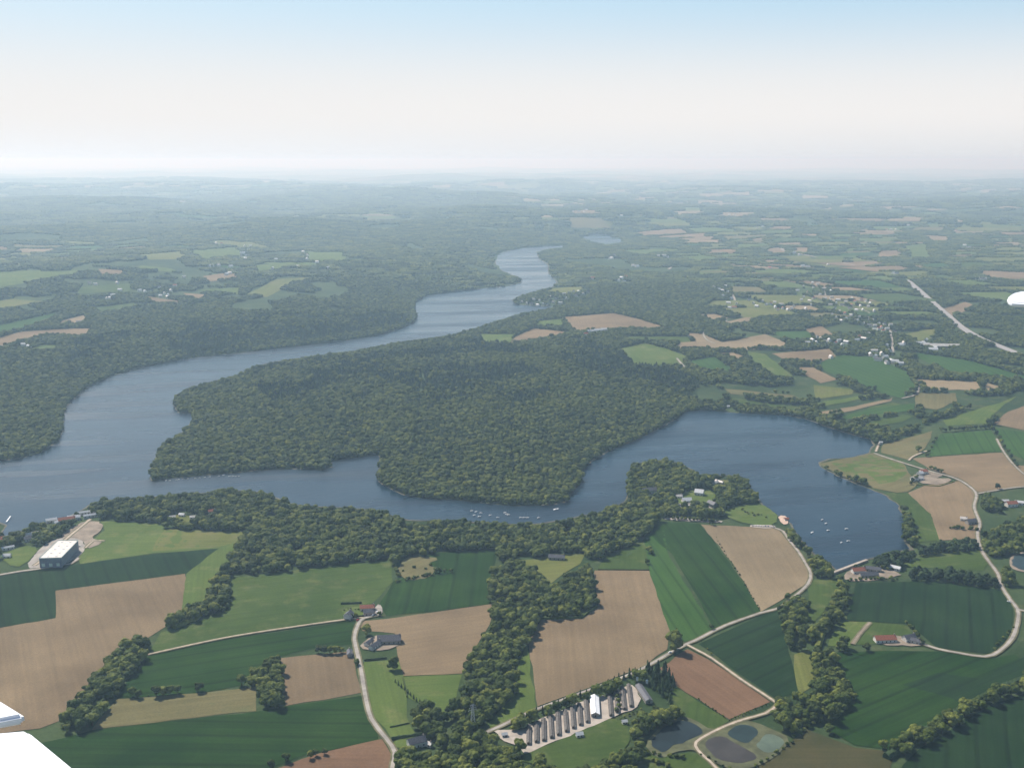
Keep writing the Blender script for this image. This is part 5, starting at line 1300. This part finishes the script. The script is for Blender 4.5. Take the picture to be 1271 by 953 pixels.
# ------------------------------------------------------------------ the aircraft the photo is taken from: white wing parts in view
M_PLANE = N('white_gelcoat', .25, .5).done((.85, .85, .86))
def cam_pt(u, v, dist):
    dx, dy, dz = ray(u, v); return Vector((dx*dist, dy*dist, H0+dz*dist))
plane_root = thing('aircraft', 'white gelcoated light aircraft, its wing pieces reaching in at the lower left and right edges', 'aircraft', (0, -.8, H0-.9))
def slab(name, outline, drop, thick):
    """a wing piece whose upper skin lies nearly level, drop metres below the lens"""
    nrm = Vector((-.06, .02, 1)).normalized(); p0 = Vector((0, 0, H0-drop)); o0 = Vector((0, -.8, H0-.9)); cam = Vector((0, 0, H0)); pts = []
    for u, v in outline:
        d = Vector(ray(u, v)); pts.append(cam+d*((p0-cam).dot(nrm)/d.dot(nrm)))
    bm = bmesh.new(); f = bm.faces.new([bm.verts.new(p-o0) for p in pts])
    ex = bmesh.ops.extrude_face_region(bm, geom=[f]); bmesh.ops.translate(bm, vec=-nrm*thick, verts=[v for v in ex['geom'] if isinstance(v, bmesh.types.BMVert)])
    bmesh.ops.recalc_face_normals(bm, faces=bm.faces)
    bmesh.ops.bevel(bm, geom=[e for e in bm.edges if e.calc_face_angle(0) > .8], offset=thick*.3, segments=3, affect='EDGES')
    return obj(name, bm, M_PLANE, plane_root)
slab('wing_tip', [(-90,822),(0,867),(31,886),(0,892),(-90,900)], .9, .02)
slab('wing_panel', [(-140,911),(0,907),(34,904),(38,906),(98,955),(150,1000),(-140,1040)], .9, .03)
slab('wing_fence', [(1250,371),(1252,367),(1257,364),(1265,362),(1275,361),(1330,360),(1330,375),(1275,376),(1256,375),(1252,374)], .38, .012)

# ------------------------------------------------------------------ air, sky, sun, camera
bm = bmesh.new(); box(bm, -70000, -4000, -6, 70000, 63500, H0+60)
hzv = obj('haze', bm, None); tag(hzv, kind='stuff')
m = bpy.data.materials.new('haze_air'); m.use_nodes = True; nt = m.node_tree; nt.nodes.clear()
out = nt.nodes.new('ShaderNodeOutputMaterial'); pv = nt.nodes.new('ShaderNodeVolumePrincipled')
pv.inputs['Color'].default_value = (.55, .81, 1.0, 1); pv.inputs['Absorption Color'].default_value = (1, 1, 1, 1); pv.inputs['Density'].default_value = 8.8e-5; pv.inputs['Anisotropy'].default_value = .27
nt.links.new(pv.outputs[0], out.inputs['Volume']); hzv.data.materials.append(m)

SUN_EL, SUN_AZ = R(46), R(-38)       # azimuth measured clockwise from straight ahead (+Y)
w = bpy.data.worlds.new('World'); S.world = w; w.use_nodes = True; nt = w.node_tree; bg = nt.nodes['Background']
sky = nt.nodes.new('ShaderNodeTexSky'); sky.sky_type = 'NISHITA'; sky.sun_disc = False; sky.sun_elevation = SUN_EL; sky.sun_rotation = SUN_AZ
sky.altitude = 300; sky.air_density = 1.0; sky.dust_density = 1.2; sky.ozone_density = 2.0
tc = nt.nodes.new('ShaderNodeTexCoord'); sx = nt.nodes.new('ShaderNodeSeparateXYZ'); nt.links.new(tc.outputs['Generated'], sx.inputs[0])
mr = nt.nodes.new('ShaderNodeMapRange'); mr.interpolation_type = 'SMOOTHERSTEP'; nt.links.new(sx.outputs['Z'], mr.inputs[0])
mr.inputs[1].default_value = .03; mr.inputs[2].default_value = .17; mr.inputs[3].default_value = 1; mr.inputs[4].default_value = 0
mx = nt.nodes.new('ShaderNodeMix'); mx.data_type = 'RGBA'; nt.links.new(mr.outputs[0], mx.inputs[0]); hs = nt.nodes.new('ShaderNodeHueSaturation'); hs.inputs['Saturation'].default_value = 1.25; hs.inputs['Value'].default_value = .72; nt.links.new(sky.outputs[0], hs.inputs['Color']); 
m6 = nt.nodes.new('ShaderNodeMapRange'); nt.links.new(tc.outputs['Generated'], sx.inputs[0]); nt.links.new(sx.outputs['X'], m6.inputs[0]); m6.inputs[1].default_value = .5; m6.inputs[2].default_value = -.5
m7 = nt.nodes.new('ShaderNodeMix'); m7.data_type = 'RGBA'; nt.links.new(m6.outputs[0], m7.inputs[0]); m7.inputs[6].default_value = (3.0, 4.75, 6.1, 1); m7.inputs[7].default_value = (4.6, 6.0, 7.0, 1)
m8 = nt.nodes.new('ShaderNodeMapRange'); m8.interpolation_type = 'SMOOTHSTEP'; nt.links.new(sx.outputs['Z'], m8.inputs[0]); m8.inputs[1].default_value = .14; m8.inputs[2].default_value = .38
m9 = nt.nodes.new('ShaderNodeMix'); m9.data_type = 'RGBA'; nt.links.new(m8.outputs[0], m9.inputs[0]); nt.links.new(m7.outputs[2], m9.inputs[6]); nt.links.new(hs.outputs[0], m9.inputs[7])
nt.links.new(m9.outputs[2], mx.inputs[6])
m2 = nt.nodes.new('ShaderNodeMapRange'); m2.interpolation_type = 'SMOOTHSTEP'; nt.links.new(sx.outputs['Z'], m2.inputs[0])
m2.inputs[1].default_value = -.006; m2.inputs[2].default_value = .04
m3 = nt.nodes.new('ShaderNodeMix'); m3.data_type = 'RGBA'; nt.links.new(m2.outputs[0], m3.inputs[0])
m4 = nt.nodes.new('ShaderNodeMapRange'); nt.links.new(sx.outputs['X'], m4.inputs[0]); m4.inputs[1].default_value = .45; m4.inputs[2].default_value = -.45
m5 = nt.nodes.new('ShaderNodeMix'); m5.data_type = 'RGBA'; nt.links.new(m4.outputs[0], m5.inputs[0]); m5.inputs[6].default_value = (5.3, 5.5, 5.65, 1); m5.inputs[7].default_value = (6.3, 6.5, 6.7, 1)
nt.links.new(m5.outputs[2], m3.inputs[6]); m3.inputs[7].default_value = (6.3, 6.2, 6.1, 1)     # milky air low in the sky
nt.links.new(m3.outputs[2], mx.inputs[7])
nt.links.new(mx.outputs[2], bg.inputs['Color']); bg.inputs['Strength'].default_value = .11
sl = bpy.data.lights.new('sun', 'SUN'); sl.energy = 5.0; sl.angle = R(.53); sl.color = (1, .96, .91)
so = bpy.data.objects.new('sun', sl); C.objects.link(so)
dirv = Vector((math.sin(SUN_AZ)*math.cos(SUN_EL), math.cos(SUN_AZ)*math.cos(SUN_EL), math.sin(SUN_EL)))
so.rotation_euler = (-dirv).to_track_quat('-Z', 'Y').to_euler(); so.location = (0, 0, 900)
cd = bpy.data.cameras.new('camera'); co = bpy.data.objects.new('camera', cd); C.objects.link(co)
co.location = (0, 0, H0); co.rotation_euler = (PI/2-PITCH, 0, 0); cd.sensor_width = 36; cd.lens = 36*F/1271; cd.clip_start = .1; cd.clip_end = 200000
S.camera = co
S.view_settings.view_transform = 'Standard'; S.view_settings.look = 'None'; S.view_settings.exposure = .37; S.view_settings.gamma = 1
S.render.resolution_x = 1024; S.render.resolution_y = 767
